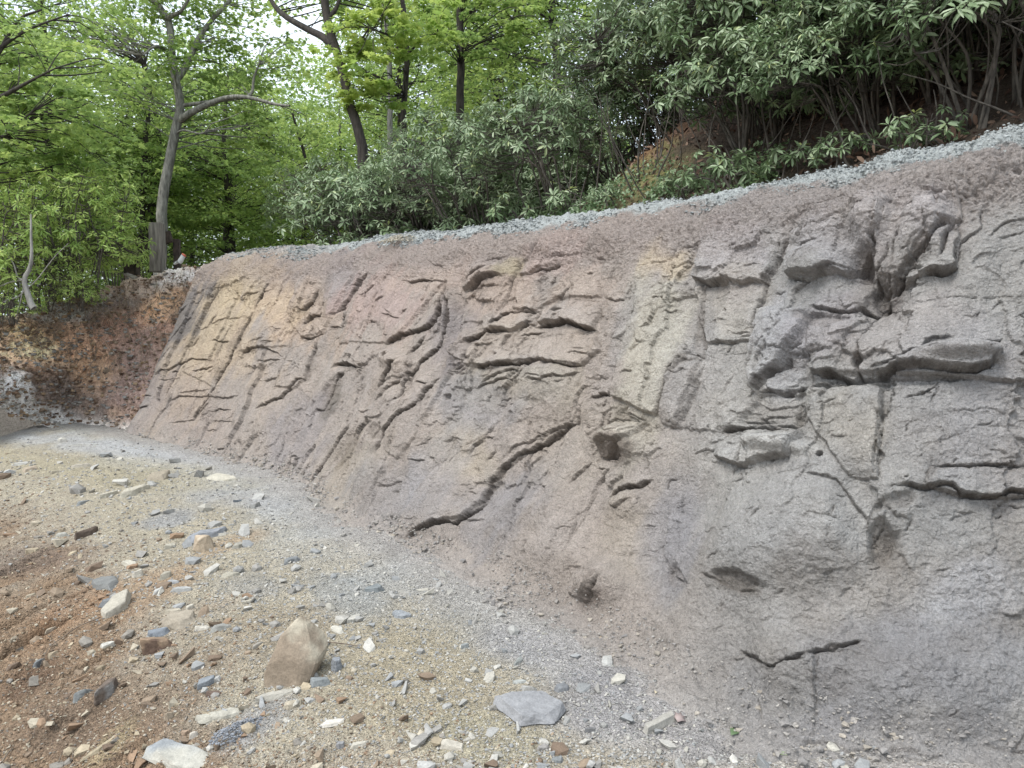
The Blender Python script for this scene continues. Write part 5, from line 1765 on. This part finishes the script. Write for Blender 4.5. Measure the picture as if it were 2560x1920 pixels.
# ------------------------------------------------------------------ stones
def rock_mesh(name, L, Wd, Hh, seed, col, n=14, sub=2, rough=0.05, pts=None, col2=None):
    r_ = random.Random(seed)
    bm = bmesh.new()
    if pts is None:
        pts = []
        n = r_.choice([5, 6, 6, 7, 8])
        ph = r_.uniform(0, 1.2)
        for i in range(n):
            a = ph + i / n * 6.283 + r_.uniform(-0.3, 0.3)
            k = r_.uniform(0.85, 1.1)
            sq = 1.0 / max(abs(math.cos(a)), abs(math.sin(a))) ** 0.4
            x, y = math.cos(a) * 0.5 * k * sq, math.sin(a) * 0.5 * k * sq
            pts.append((x * L, y * Wd, -0.5 * Hh * r_.uniform(0.7, 1)))
            t = r_.uniform(0.55, 0.97)
            pts.append((x * L * t, y * Wd * t, 0.5 * Hh * (r_.uniform(0.1, 1.0) if Hh > 0.25 * L else r_.uniform(0.6, 1.0))))
    for p in pts:
        bm.verts.new(p)
    bmesh.ops.convex_hull(bm, input=bm.verts)
    for v in [v for v in bm.verts if not v.link_faces]:
        bm.verts.remove(v)
    bmesh.ops.dissolve_limit(bm, angle_limit=0.20, verts=bm.verts, edges=bm.edges)
    mn = min(L, Wd, Hh)
    bmesh.ops.bevel(bm, geom=bm.edges[:], offset=mn * 0.05, segments=1, affect='EDGES', clamp_overlap=True)
    bmesh.ops.triangulate(bm, faces=bm.faces)
    for _ in range(sub + 1):
        le = [e for e in bm.edges if e.calc_length() > max(L, Wd, Hh) * 0.07]
        if le:
            bmesh.ops.subdivide_edges(bm, edges=le, cuts=1)
            bmesh.ops.triangulate(bm, faces=bm.faces)
    bm.normal_update()
    co = np.array([v.co[:] for v in bm.verts])
    no = np.array([v.normal[:] for v in bm.verts])
    s = max(L, Wd, Hh)
    d = fbm(co / s * 3 + seed, 1.0, 4) * rough * s * 0.7 + fbm(co / s * 11 + seed, 1.0, 3) * rough * s * 0.3
    co = co + no * d[:, None]
    for v, c in zip(bm.verts, co):
        v.co = c
    me = bpy.data.meshes.new(name)
    bm.to_mesh(me)
    bm.free()
    C = np.empty((len(co), 3))
    C[:] = lin(col, 0.55, 0.72)
    if col2 is not None:
        m = sm(fbm(co / s * 1.6 + seed * 3, 1.0, 3), -0.05, 0.25)[:, None]
        C = C * (1 - m) + lin(col2, 0.6, 0.75) * m
    C *= (1 + 0.2 * fbm(co / s * 5 + seed, 1.0, 3))[:, None]
    set_col(me, np.clip(C, 0.01, 0.9))
    return me


TAN, TAN2, GREY, BLUE, BROWN, PALE = (196, 184, 152), (176, 150, 112), (146, 146, 142), (132, 142, 152), (128, 106, 86), (206, 200, 178)


def stone(name, u1, v1, u2, v2, wr, hpx, col, label, cat="stone", seed=1, tilt=0.0, roll=0.0, col2=None, rough=0.05, sink=0.3, group=None):
    a, b = on_ground(u1, v1), on_ground(u2, v2)
    d = b - a
    L = float(np.linalg.norm(d))
    c = (a + b) / 2
    mp = np.linalg.norm(c - CAMP) / FPX
    Hh = hpx * mp
    me = rock_mesh(name, L, max(L * wr, Hh * 0.6), Hh, seed, col, rough=rough, col2=col2)
    o = link(name, me, M_STONE)
    e = 0.06
    gz = lambda x, y: float(ground_z(x, y))
    nx = (gz(c[0] - e, c[1]) - gz(c[0] + e, c[1])) / (2 * e) * 0.5
    ny = (gz(c[0], c[1] - e) - gz(c[0], c[1] + e)) / (2 * e) * 0.5
    o.location = (c[0], c[1], gz(c[0], c[1]) + Hh * (0.5 - sink))
    yaw = math.atan2(d[1], d[0])
    q = Vector((nx, ny, 1)).normalized().rotation_difference(Vector((0, 0, 1))).inverted() if True else None
    m = q.to_matrix().to_4x4() @ Matrix.Rotation(yaw, 4, 'Z') @ Matrix.Rotation(tilt, 4, 'Y') @ Matrix.Rotation(roll, 4, 'X')
    o.rotation_euler = m.to_euler()
    tag(o, label, cat, group)
    return o


def Dp(x, y):
    return x * KS, 1245 + y * KS


def Ep(x, y):
    return 850 + x * KS, 1245 + y * KS


def Ap(x, y):
    return x * KS, 600 + y * KS


def ST(f, x1, y1, x2, y2, wr, hpx, col, label, **k):
    ST.n += 1
    return stone(k.pop('name', 'stone'), *f(x1, y1), *f(x2, y2), wr, hpx, col, label, seed=ST.n * 3 + 1, **k)


ST.n = 0
SLAB = dict(name='stone_slab', cat='stone slab')
ST(Dp, 1200, 1400, 1550, 1270, 0.30, 16, (190, 184, 160), "long flat pale slab below the big pointed rock, left half of the pair", **SLAB)
ST(Dp, 1540, 1260, 1870, 1165, 0.30, 14, (184, 178, 158), "long flat slab running up to the foot of the big pointed rock", **SLAB)
ST(Dp, 900, 1600, 1400, 1590, 0.36, 24, (194, 190, 170), "large pale slab at the bottom edge left of centre", col2=(150, 158, 164), **SLAB)
ST(Ep, 1850, 1450, 2080, 1330, 0.28, 20, (182, 176, 160), "brick sized tan stone lying beside the red brown leaf", name='block_stone', sink=0.1)
ST(Ep, 930, 1270, 1400, 1370, 0.75, 26, (156, 158, 162), "wide flat grey slab lifted at its front edge, bottom centre", sink=0.05, tilt=0.02, **SLAB)
ST(Ep, 570, 1490, 770, 1560, 0.42, 12, (200, 190, 166), "pale beige slab at the bottom edge, left of the wide grey slab", **SLAB)
ST(Ep, 45, 1545, 190, 1500, 0.30, 12, (198, 190, 166), "short pale bar of stone at the bottom edge, right of the chip with the hole", name='stone')
ST(Dp, 1960, 1410, 2140, 1350, 0.42, 7, (214, 206, 186), "thin pale parallelogram chip with a dark hole on it", name='stone_chip')
ST(Dp, 620, 770, 790, 620, 0.42, 26, (192, 182, 156), "bright cream pointed stone leaning on a grey slab at the left", name='pointed_stone', tilt=-0.3)
ST(Dp, 600, 680, 800, 610, 0.45, 16, (128, 134, 138), "dark grey slab under the bright cream pointed stone", **SLAB)
ST(Dp, 800, 490, 890, 470, 0.6, 24, (204, 196, 172), "small cream wedge stone above the cream pointed one", name='wedge_stone')
ST(Dp, 980, 510, 1060, 470, 0.5, 20, (184, 174, 146), "small tan stone right of the cream wedge")
ST(Dp, 1180, 330, 1320, 300, 0.7, 42, (206, 178, 134), "golden tan angular rock standing in front of the big grey slab", name='angular_rock', col2=(214, 200, 170), sink=0.15)
ST(Dp, 1120, 290, 1420, 200, 0.42, 22, (150, 156, 164), "big blue grey slab behind the golden rock", **SLAB)
ST(Dp, 995, 320, 1090, 285, 0.4, 14, (204, 194, 164), "little pale bar left of the golden rock")
ST(Dp, 1420, 320, 1505, 290, 0.7, 20, (166, 160, 140), "boxy grey tan stone right of the golden rock", name='block_stone')
ST(Dp, 890, 850, 1050, 820, 0.6, 26, (132, 144, 156), "smooth blue grey stone above the brown clod", name='rounded_stone')
ST(Dp, 870, 960, 1080, 900, 0.6, 44, (168, 132, 88), "brown and tan clod of rock left of the middle of the slope", name='rock_clod', col2=(112, 84, 64), sink=0.2)
ST(Dp, 1280, 830, 1430, 790, 0.4, 18, (156, 156, 146), "grey bar stone with a dark shadow below it")
ST(Dp, 1190, 815, 1290, 800, 0.5, 12, (206, 198, 176), "cream chip touching the grey bar stone")
ST(Dp, 1010, 740, 1190, 770, 0.5, 22, (176, 160, 130), "banded tan rock above the brown clod", col2=(150, 136, 112))
ST(Dp, 1000, 700, 1130, 690, 0.5, 14, (196, 182, 150), "pale tan slab on top of the banded rock")
ST(Dp, 610, 930, 715, 895, 0.5, 14, (208, 204, 186), "small whitish stone left of the brown clod")
ST(Dp, 530, 960, 600, 940, 0.5, 12, (180, 166, 132), "little tan stone beside the whitish one")
ST(Dp, 290, 990, 360, 940, 0.5, 14, (190, 166, 120), "yellow tan stone at the upper end of the dark rill")
ST(Dp, 200, 1050, 270, 1000, 0.6, 20, (122, 128, 130), "dark grey stone near the left edge below the dark rill")
ST(Dp, 150, 630, 235, 595, 0.35, 14, (188, 172, 134), "narrow tan stone alone on the orange soil at the left")
ST(Dp, 60, 890, 115, 840, 0.4, 14, (186, 166, 128), "narrow tan stone near the left edge")
ST(Dp, 270, 840, 350, 790, 0.35, 10, (190, 170, 134), "thin pale sliver on the brown slope left of the cream pointed stone")
ST(Dp, 580, 1075, 650, 1050, 0.6, 18, (160, 138, 96), "rounded tan stone under the whitish one", name='rounded_stone')
ST(Dp, 590, 1280, 720, 1130, 0.45, 34, (124, 104, 86), "brown upright slab of crumbling rock on the lower left slope", col2=(140, 136, 130), **SLAB)
ST(Dp, 440, 1270, 590, 1170, 0.4, 22, (136, 142, 140), "grey green slab left of the crumbling brown one", **SLAB)
ST(Dp, 1890, 1165, 2050, 1130, 0.5, 26, (138, 148, 150), "grey rock at the right foot of the big pointed rock")
ST(Dp, 2040, 1070, 2100, 1030, 0.9, 40, (148, 156, 164), "knobbly blue grey stone right of the big pointed rock", name='rounded_stone', rough=0.12)
ST(Dp, 1730, 1295, 1860, 1260, 0.5, 20, (188, 172, 136), "tan wedge below the grey rock at the big rock's foot", name='wedge_stone')
ST(Dp, 1110, 1460, 1180, 1430, 0.6, 14, (192, 154, 112), "small orange tan stone under the long flat slab")
ST(Dp, 1160, 1480, 1220, 1450, 0.6, 16, (204, 192, 170), "small cream stone next to the orange tan one")
ST(Dp, 1200, 1180, 1330, 1110, 0.5, 20, (140, 150, 158), "bluish flat stone in the middle of the lower slope")
ST(Dp, 1260, 1215, 1380, 1195, 0.4, 16, (126, 98, 78), "reddish brown stone under the bluish one")
ST(Dp, 500, 1640, 800, 1370, 0.16, 10, (190, 168, 118), "long yellowish ridge of stone at the lower left", **SLAB)
ST(Dp, 1000, 1360, 1070, 1340, 0.7, 22, (184, 160, 122), "blocky tan stone left of the long slabs", name='block_stone')
ST(Dp, 450, 270, 610, 190, 0.35, 22, (120, 98, 78), "dark brown overhanging clod at the upper left of the slope", name='rock_clod')
ST(Dp, 180, 175, 265, 150, 0.4, 12, (196, 178, 140), "small tan stone at the upper left of the slope")
ST(Dp, 350, 215, 405, 195, 0.4, 12, (186, 164, 124), "small tan stone left above the dark brown clod")
ST(Dp, 760, 400, 840, 425, 0.4, 9, (200, 192, 164), "thin cream sliver above the cream wedge")
ST(Dp, 1480, 650, 1570, 630, 0.4, 8, (196, 186, 156), "thin cream sliver right of the slope's middle")
ST(Dp, 1140, 690, 1190, 670, 0.6, 12, (208, 198, 172), "little cream chip between the banded rock and the bar stone")
ST(Dp, 1730, 410, 1850, 380, 0.5, 20, (134, 140, 142), "rough dark grey stone on the path right of the boxy one", rough=0.1)
ST(Dp, 1350, 490, 1470, 470, 0.5, 10, (182, 174, 146), "flat tan stone on the path below the boxy one")
ST(Dp, 2030, 790, 2110, 830, 0.4, 8, (204, 198, 176), "pale flake on the path right above the big pointed rock")
ST(Dp, 2130, 770, 2220, 720, 0.4, 12, (192, 188, 172), "pale flat stone at the end of the flakes right of the pointed rock")
ST(Dp, 1550, 930, 1620, 900, 0.5, 14, (166, 158, 140), "small grey stone left of the big pointed rock")
ST(Dp, 2060, 1540, 2120, 1520, 0.7, 20, (156, 156, 158), "small round grey stone at the bottom left of the pale bar", name='rounded_stone')
ST(Dp, 330, 240, 430, 225, 0.5, 12, (176, 174, 158), "pale grey stone half buried below the dark clod")
ST(Dp, 600, 480, 700, 560, 0.6, 16, (132, 134, 130), "grey stone left of the cream wedge")
ST(Dp, 930, 600, 1010, 570, 0.6, 18, (192, 192, 184), "whitish grey stone right of the dark slab")
ST(Dp, 1040, 580, 1200, 560, 0.3, 12, (176, 178, 174), "long light grey stone beside the whitish one")
ST(Dp, 1030, 530, 1110, 515, 0.5, 12, (172, 176, 178), "light grey chip above the whitish grey stone")
ST(Ep, 150, 570, 290, 560, 0.8, 16, (132, 142, 144), "dark bluish slab corner sticking out of the path", **SLAB)
ST(Ep, 340, 700, 420, 740, 0.8, 14, (152, 160, 166), "blue grey lump on the path right of the slab corner", rough=0.12)
ST(Ep, 1070, 1040, 1120, 980, 0.4, 14, (150, 156, 150), "grey green upright flake on the path above the wide slab")
ST(Ep, 1060, 1140, 1150, 1130, 0.4, 8, (176, 182, 174), "pale green grey flake just above the wide slab")
ST(Ep, 1310, 1190, 1420, 1160, 0.5, 22, (134, 138, 142), "dark grey stone on the mound right of the wide slab")
ST(Ep, 740, 925, 790, 910, 0.6, 14, (150, 158, 156), "small grey pebble stone alone in the middle of the path")
ST(Ep, 40, 760, 120, 730, 0.5, 12, (190, 184, 164), "cream flat stone on the path left of the bluish lump")
ST(Ep, 1210, 1550, 1300, 1530, 0.6, 12, (166, 160, 152), "pinkish grey flat stone at the bottom edge right of the beige slab")
ST(Ep, 1300, 1620, 1380, 1610, 0.6, 18, (136, 142, 142), "dark grey stone at the bottom edge below the wide slab")
ST(Ep, 1500, 1440, 1570, 1430, 0.5, 14, (120, 120, 120), "flat dark stone between the wide slab and the brick sized one")
ST(Ap, 1290, 1450, 1440, 1480, 0.4, 12, (204, 196, 168), "pale slab lying alone on the far part of the path", **SLAB)
ST(Ap, 740, 1590, 920, 1520, 0.3, 16, (196, 186, 156), "long pale stone on the left part of the path, right of its shorter twin")
ST(Ap, 610, 1590, 720, 1550, 0.3, 10, (200, 190, 160), "short pale stone left of the long pale one")
ST(Ap, 960, 1480, 1010, 1440, 0.8, 24, (172, 156, 124), "blocky brown stone on the far part of the path", name='block_stone')
ST(Ap, 420, 1400, 580, 1385, 0.3, 10, (198, 186, 160), "far flat slab with shadow under it near the bank", **SLAB)
ST(Ap, 10, 1450, 100, 1430, 0.4, 16, (200, 202, 200), "white grey stone at the left edge of the far path")
ST(Ap, 90, 1385, 190, 1370, 0.35, 9, (194, 192, 182), "pale flake behind the white grey stone")
ST(Ap, 300, 1440, 400, 1420, 0.3, 9, (188, 174, 140), "tan flake left of the far flat slab")
ST(Ap, 140, 1430, 240, 1400, 0.5, 12, (192, 168, 132), "low tan stone right of the white grey stone")
ST(Ap, 460, 1640, 560, 1600, 0.35, 14, (150, 156, 156), "blue grey flake just left of the short pale stone")
ST(Ap, 1430, 1610, 1490, 1600, 0.5, 8, (100, 112, 122), "small dark blue chip on the path left of the wall's middle")

# big pointed rock
pb_ = on_ground(*Dp(1770, 1150))
mp = np.linalg.norm(pb_ - CAMP) / FPX
kx = mp * KS * 1.0
loc = []
for (x, y, dd) in [(1770, 850, 0.02), (1720, 870, 0.0), (1650, 1020, -0.02), (1625, 1100, -0.02), (1635, 1170, -0.03), (1690, 1190, -0.05), (1830, 1160, -0.07), (1900, 1120, -0.05), (1935, 1010, -0.02),
                   (1890, 950, -0.01), (1820, 790, 0.10), (1790, 800, 0.08), (1965, 975, 0.12), (1930, 900, 0.14), (1700, 1000, 0.14), (1680, 1150, 0.12), (1900, 1110, 0.16), (1750, 960, -0.045), (1850, 1000, -0.06)]:
    loc.append(((x - 1770) * kx, dd, (1150 - y) * kx))
me = rock_mesh("pointed_rock", 0.26, 0.2, 0.3, 77, (166, 142, 108), pts=loc, sub=3, rough=0.03, col2=(194, 180, 148))
o = link("pointed_rock", me, M_STONE)
o.location = pb_ + np.array([0, 0.03, -0.01])
tag(o, "big upright pointed tan rock, the largest standing on the gravel", "rock")

# grey crumbly shotcrete spill and heaps on the crest: heaps as things
def lump_pile(name, c, r, h, n, size, col, label, cat, seed, kind=None, squash=(1, 1)):
    rs_ = np.random.RandomState(seed)
    Vs, Ts, Cs, k = [], [], [], 0
    for i in range(n):
        a, rr0 = rs_.rand() * 6.283, math.sqrt(rs_.rand())
        x, y = math.cos(a) * rr0 * r * squash[0], math.sin(a) * rr0 * r * squash[1]
        z = h * (1 - rr0 ** 1.5) * rs_.uniform(0.5, 1)
        v, t = PEB[rs_.randint(len(PEB))]
        s = size * rs_.uniform(0.5, 1.5)
        Vs.append(v * s + np.array([x, y, z]))
        Ts.append(t + k)
        k += len(v)
        Cs.append(np.tile(lin(col) * rs_.uniform(0.75, 1.2), (len(v), 1)))
    me = new_mesh(name, np.concatenate(Vs), None, np.concatenate(Ts), smooth=False)
    set_col(me, np.clip(np.concatenate(Cs), 0, 1))
    o = link(name, me, M_STONE)
    o.location = c
    tag(o, label, cat, kind=kind)
    return o


def pebble(seed):
    r_ = random.Random(seed)
    bm = bmesh.new()
    if seed >= 5:
        el, fl = r_.uniform(0.5, 0.95), r_.uniform(0.22, 0.55)
        for i in range(9):
            a = r_.uniform(0, 6.283)
            k = r_.uniform(0.8, 1.2)
            bm.verts.new((math.cos(a) * k, math.sin(a) * el * k, r_.choice([-1, 1]) * fl * r_.uniform(0.6, 1)))
        bmesh.ops.convex_hull(bm, input=bm.verts)
        for v in [v for v in bm.verts if not v.link_faces]:
            bm.verts.remove(v)
        bmesh.ops.triangulate(bm, faces=bm.faces)
        bm.verts.ensure_lookup_table()
        bm.verts.index_update()
        V = np.array([v.co[:] for v in bm.verts])
        F = np.array([[v.index for v in f.verts] for f in bm.faces])
        bm.free()
        return V * 0.5, F
    bmesh.ops.create_icosphere(bm, subdivisions=1, radius=1.0)
    for v in bm.verts:
        v.co = Vector((v.co.x * r_.uniform(0.8, 1.25), v.co.y * r_.uniform(0.6, 1.0), v.co.z * r_.uniform(0.35, 0.8)))
    bm.verts.ensure_lookup_table()
    V = np.array([v.co[:] for v in bm.verts])
    F = np.array([[v.index for v in f.verts] for f in bm.faces])
    bm.free()
    return V * 0.5, F


PEB = [pebble(i) for i in range(14)]
lump_pile("gravel_heap", at(1010, 606, 9.6), 0.26, 0.11, 500, 0.022, (190, 182, 160), "small heap of pale tan gravel on the crest in front of the dense rhododendron", "gravel heap", 3, squash=(1.2, 0.6))
lump_pile("mortar_lump", at(1147, 588, 8.95), 0.08, 0.06, 120, 0.03, (154, 162, 162), "grey lump of crumbly mortar on the crest right of the gravel heap", "mortar lump", 4)
lump_pile("mortar_lump", at(1222, 582, 8.5), 0.06, 0.035, 90, 0.025, (154, 162, 162), "smaller grey mortar lump, the right one of the two on the middle crest", "mortar lump", 5)
lump_pile("mortar_lump", at(2010, 448, 5.75), 0.06, 0.04, 120, 0.018, (158, 166, 168), "grey mortar lump sticking up on the crest below the hanging pale whorls", "mortar lump", 6)
lump_pile("mortar_lump", at(1640, 512, 6.9), 0.08, 0.04, 140, 0.02, (156, 164, 166), "grey mortar lump on the crest below the yellow moss patch", "mortar lump", 7)
lump_pile("mortar_spill", on_ground(*Dp(1500, 1420)), 0.17, 0.035, 700, 0.011, (140, 146, 154), "streak of crumbly blue grey mortar beside the long flat slabs", "mortar spill", 8, squash=(1.0, 0.5)).rotation_euler = (0, 0, 0.9)

# loose gravel over path and slope: nobody could count it
def gravel(name, n, seed, smin, smax, label, power=2.5):
    rs_ = np.random.RandomState(seed)
    Ug = rs_.uniform(-60, 2400, n)
    Vg = 1060 + (1960 - 1060) * rs_.rand(n) ** 0.8
    # intersect with flat ground then drop to height
    D_ = np.stack([(Ug - 1280) / FPX, np.full(n, _F[1]) + _U[1] * (960 - Vg) / FPX, _F[2] + _U[2] * (960 - Vg) / FPX], -1)
    t = -1.6 / D_[:, 2]
    for _ in range(5):
        P = CAMP + D_ * t[:, None]
        z = ground_z(P[:, 0], P[:, 1], detail=False)
        t = (z - 1.6) / D_[:, 2]
        t = np.clip(t, 0.5, 25)
    P = CAMP + D_ * t[:, None]
    q, _ = front_dist(P[:, 0], P[:, 1])
    keep = (q < -0.06) & (rs_.rand(n) < 0.25 + 0.75 * sm(-q, 0.1, 0.8)) & (t < 16) & (np.isfinite(t))
    P, Ug, Vg, t = P[keep], Ug[keep], Vg[keep], t[keep]
    P[:, 2] = ground_z(P[:, 0], P[:, 1])
    n = len(P)
    size = smin + (smax - smin) * rs_.rand(n) ** power
    size = size * np.clip(t / 4.5, 0.8, 2.0)
    wob = 0.35 * perlin(np.stack([P[:, 0] * 0.35, P[:, 1] * 0.35, 0 * t + 2.2], -1))
    e = (P[:, 0] - E0[0]) * EN[0] + (P[:, 1] - E0[1]) * EN[1] + wob
    pal_g = np.array([lin(c, 0.55) for c in [(160, 160, 156), (176, 176, 170), (146, 152, 156), (186, 180, 160), (150, 146, 138), (196, 192, 178)]])
    pal_b = np.array([lin(c, 0.65) for c in [(140, 116, 90), (158, 134, 104), (122, 98, 76), (186, 168, 130), (150, 146, 136), (200, 188, 158), (168, 130, 90)]])
    isb = rs_.rand(n) < sm(e, -0.5, 0.8)
    C0 = np.where(isb[:, None], pal_b[rs_.randint(len(pal_b), size=n)], pal_g[rs_.randint(len(pal_g), size=n)]) * rs_.uniform(0.8, 1.08, n)[:, None]
    C0 = C0 * 0.8 + 0.2 * np.where(isb[:, None], lin((146, 126, 100)), lin((172, 168, 156)))
    Vs, Ts, Cs, k = [], [], [], 0
    var = rs_.randint(len(PEB), size=n)
    yaw = rs_.rand(n) * 6.283
    for vi in range(len(PEB)):
        m = np.nonzero(var == vi)[0]
        if len(m) == 0:
            continue
        v, f = PEB[vi]
        c, s = np.cos(yaw[m])[:, None], np.sin(yaw[m])[:, None]
        x, y, z = v[None, :, 0], v[None, :, 1], v[None, :, 2]
        tl = (rs_.randn(len(m)) * 0.3)[:, None]
        z2 = z + tl * x
        VV = np.stack([c * x - s * y, s * x + c * y, z2], -1) * size[m][:, None, None] + P[m][:, None, :] + np.array([0, 0, 0.1]) * size[m][:, None, None]
        Vs.append(VV.reshape(-1, 3))
        Ts.append((f[None] + (np.arange(len(m)) * len(v))[:, None, None]).reshape(-1, 3) + k)
        k += len(m) * len(v)
        Cs.append(np.repeat(C0[m], len(v), 0))
    me = new_mesh(name, np.concatenate(Vs), None, np.concatenate(Ts), smooth=False)
    set_col(me, np.clip(np.concatenate(Cs), 0, 1))
    tag(link(name, me, M_STONE), label, "gravel", kind="stuff")


gravel("gravel", 60000, 1, 0.005, 0.024, "loose crushed stone and grit strewn over path and slope")
gravel("rubble", 2000, 2, 0.022, 0.11, "scattered broken stone chips over path and slope", 3.5)

# crumbs of mortar along the crest and grit caught on the foot of the wall
def crumbs(name, n, lo, hi, smin, smax, cols, label, cat, seed):
    rs_ = np.random.RandomState(seed)
    if lo is None:
        P = BANKP[rs_.choice(len(BANKP), n)] + rs_.randn(n, 3) * 0.02
    else:
        idx = np.nonzero((WALLQ > lo) & (WALLQ < hi))[0]
        pw = np.clip(0.5 + 2.2 * fbm(WALLP[idx], 1.6, 4, off=88), 0.03, 1)
        P = WALLP[rs_.choice(idx, n, p=pw / pw.sum())] + rs_.randn(n, 3) * 0.01
    dist = np.linalg.norm(P - CAMP, axis=1)
    size = (smin + (smax - smin) * rs_.rand(n) ** 3) * np.clip(dist / 6, 0.8, 1.6)
    Vs, Ts, Cs, k = [], [], [], 0
    pal = np.array([lin(c) for c in cols])
    C0 = pal[rs_.randint(len(pal), size=n)] * rs_.uniform(0.8, 1.12, n)[:, None]
    var, yaw = rs_.randint(len(PEB), size=n), rs_.rand(n) * 6.283
    for vi in range(len(PEB)):
        m = np.nonzero(var == vi)[0]
        v, f = PEB[vi]
        c, s_ = np.cos(yaw[m])[:, None], np.sin(yaw[m])[:, None]
        VV = np.stack([c * v[None, :, 0] - s_ * v[None, :, 1], s_ * v[None, :, 0] + c * v[None, :, 1], v[None, :, 2] + 0 * c], -1) * size[m][:, None, None] + P[m][:, None, :]
        Vs.append(VV.reshape(-1, 3))
        Ts.append((f[None] + (np.arange(len(m)) * len(v))[:, None, None]).reshape(-1, 3) + k)
        k += len(m) * len(v)
        Cs.append(np.repeat(C0[m], len(v), 0))
    me = new_mesh(name, np.concatenate(Vs), None, np.concatenate(Ts), smooth=False)
    set_col(me, np.clip(np.concatenate(Cs), 0, 1))
    tag(link(name, me, M_STONE), label, cat, kind="stuff")


crumbs("mortar_crumbs", 24000, 1.42, 2.1, 0.007, 0.036, [(164, 171, 170), (176, 182, 180), (150, 157, 158)], "crumbly blue grey mortar along the crest of the rock wall", "mortar crumbs", 51)
crumbs("bank_rubble", 12000, None, 0, 0.010, 0.075, [(140, 110, 84), (160, 136, 108), (176, 170, 158), (120, 96, 78), (170, 140, 100), (150, 146, 140)], "broken stones and clods of earth stuck in the orange cut bank", "rubble", 53)
crumbs("foot_rubble", 2200, -0.4, 0.02, 0.015, 0.06, [(160, 154, 146), (146, 142, 138), (170, 160, 144)], "broken flakes fallen to the foot of the rock wall", "rubble", 54)
crumbs("foot_grit", 14000, -0.4, 0.06, 0.006, 0.026, [(160, 156, 150), (150, 146, 142), (176, 170, 160)], "fine grit caught along the foot of the rock wall", "grit", 52)

# ------------------------------------------------------------------ fallen leaves and twigs
def fallen(u, v, L, col, label, yaw, kind='long', width=0.5, name="fallen_leaf", curl=0.0):
    p = on_ground(u, v)
    m, nt, b, _ = mat_new(name)
    b.inputs["Base Color"].default_value = (*lin(col), 1)
    b.inputs["Roughness"].default_value = 0.6
    me = leaves_mesh(name, np.array([[-L / 2, 0, 0.0]]), np.array([[1.0, 0, 0.12]]), np.array([[0, curl, 1.0]]), np.array([L]), np.array([width]), np.array([0.5]), kind)
    sd_ = me.attributes.get("tint")
    o = link(name, me, m)
    sol = o.modifiers.new("thickness", 'SOLIDIFY')
    sol.thickness = 0.0012
    o.location = p + np.array([0, 0, 0.018])
    o.rotation_euler = (0.25, 0, yaw)
    tag(o, label, "leaf")
    return o


fallen(850 + 2085 * KS, 1245 + 1370 * KS, 0.085, (168, 146, 140), "reddish brown dead leaf at the end of the brick sized stone", 1.2, 'lobed', 0.7)
fallen(1660 + 440 * KS, 1245 + 1455 * KS, 0.10, (84, 116, 62), "large green leaf lying at the foot of the rock wall, bottom right", 0.9, width=0.5)
fallen(1660 + 505 * KS, 1245 + 1430 * KS, 0.045, (190, 206, 176), "pale upturned leaf beside the large green one", -0.9, width=0.6)
fallen(1660 + 735 * KS, 1245 + 1600 * KS, 0.045, (150, 176, 110), "small yellow green leaf near the bottom edge", -0.2, width=0.45)
fallen(1660 + 500 * KS, 1245 + 1530 * KS, 0.035, (190, 188, 160), "tiny pale leaf below the large green one", 0.3, width=0.5)
fallen(850 + 2120 * KS, 1245 + 1130 * KS, 0.085, (206, 196, 150), "curled cream coloured leaf on the gravel at the foot of the wall", -0.4, width=0.35, curl=0.6)
fallen(850 + 1080 * KS, 1245 + 530 * KS, 0.10, (196, 176, 132), "curled tan leaf at the foot of the wall in the middle", 0.4, width=0.35, curl=0.6)
fallen(850 + 1620 * KS, 1245 + 875 * KS, 0.06, (178, 156, 110), "small tan leaf on the slope below the overhanging lump", 0.5, width=0.4)
fallen(850 + 1545 * KS, 1245 + 755 * KS, 0.06, (204, 198, 176), "thin pale leaf sliver above the small tan leaf", -0.1, width=0.25)
fallen(850 + 1940 * KS, 1245 + 1215 * KS, 0.035, (206, 190, 150), "tiny cream leaf left of the curled cream one", 1.3, width=0.5)

M_TWIG = mat_bark("twig", (84, 70, 56), (150, 132, 108), sc=40, bumpd=0.001)


def twig(pts, r, label):
    T = Tubes()
    P = [on_ground(*p) + np.array([0, 0, 0.02]) for p in pts]
    T.add(smooth_path(P, 24), np.linspace(r, r * 0.5, 24), 6)
    tag(link("twig", T.mesh("twig"), M_TWIG), label, "twig")


twig([Dp(610, 755), Dp(480, 810), Dp(380, 880), Dp(300, 940), Dp(250, 1050)], 0.004, "long thin bent twig trailing left from the cream pointed stone")
twig([Dp(10, 1650), Dp(50, 1590), Dp(90, 1545)], 0.005, "pale twig in the bottom left corner")
twig([Dp(360, 1650), Dp(385, 1590), Dp(430, 1570)], 0.003, "thin pale stalk at the bottom edge right of the corner twig")
twig([Dp(445, 1640), Dp(450, 1560)], 0.003, "short upright stalk at the bottom edge")
twig([Dp(170, 1530), Dp(210, 1480), Dp(215, 1440)], 0.003, "short curved twig above the corner twig")
twig([Ep(-100, 905), Ep(0, 915), Ep(120, 932)], 0.004, "dark straight stick on the gravel right of the pointed rock")
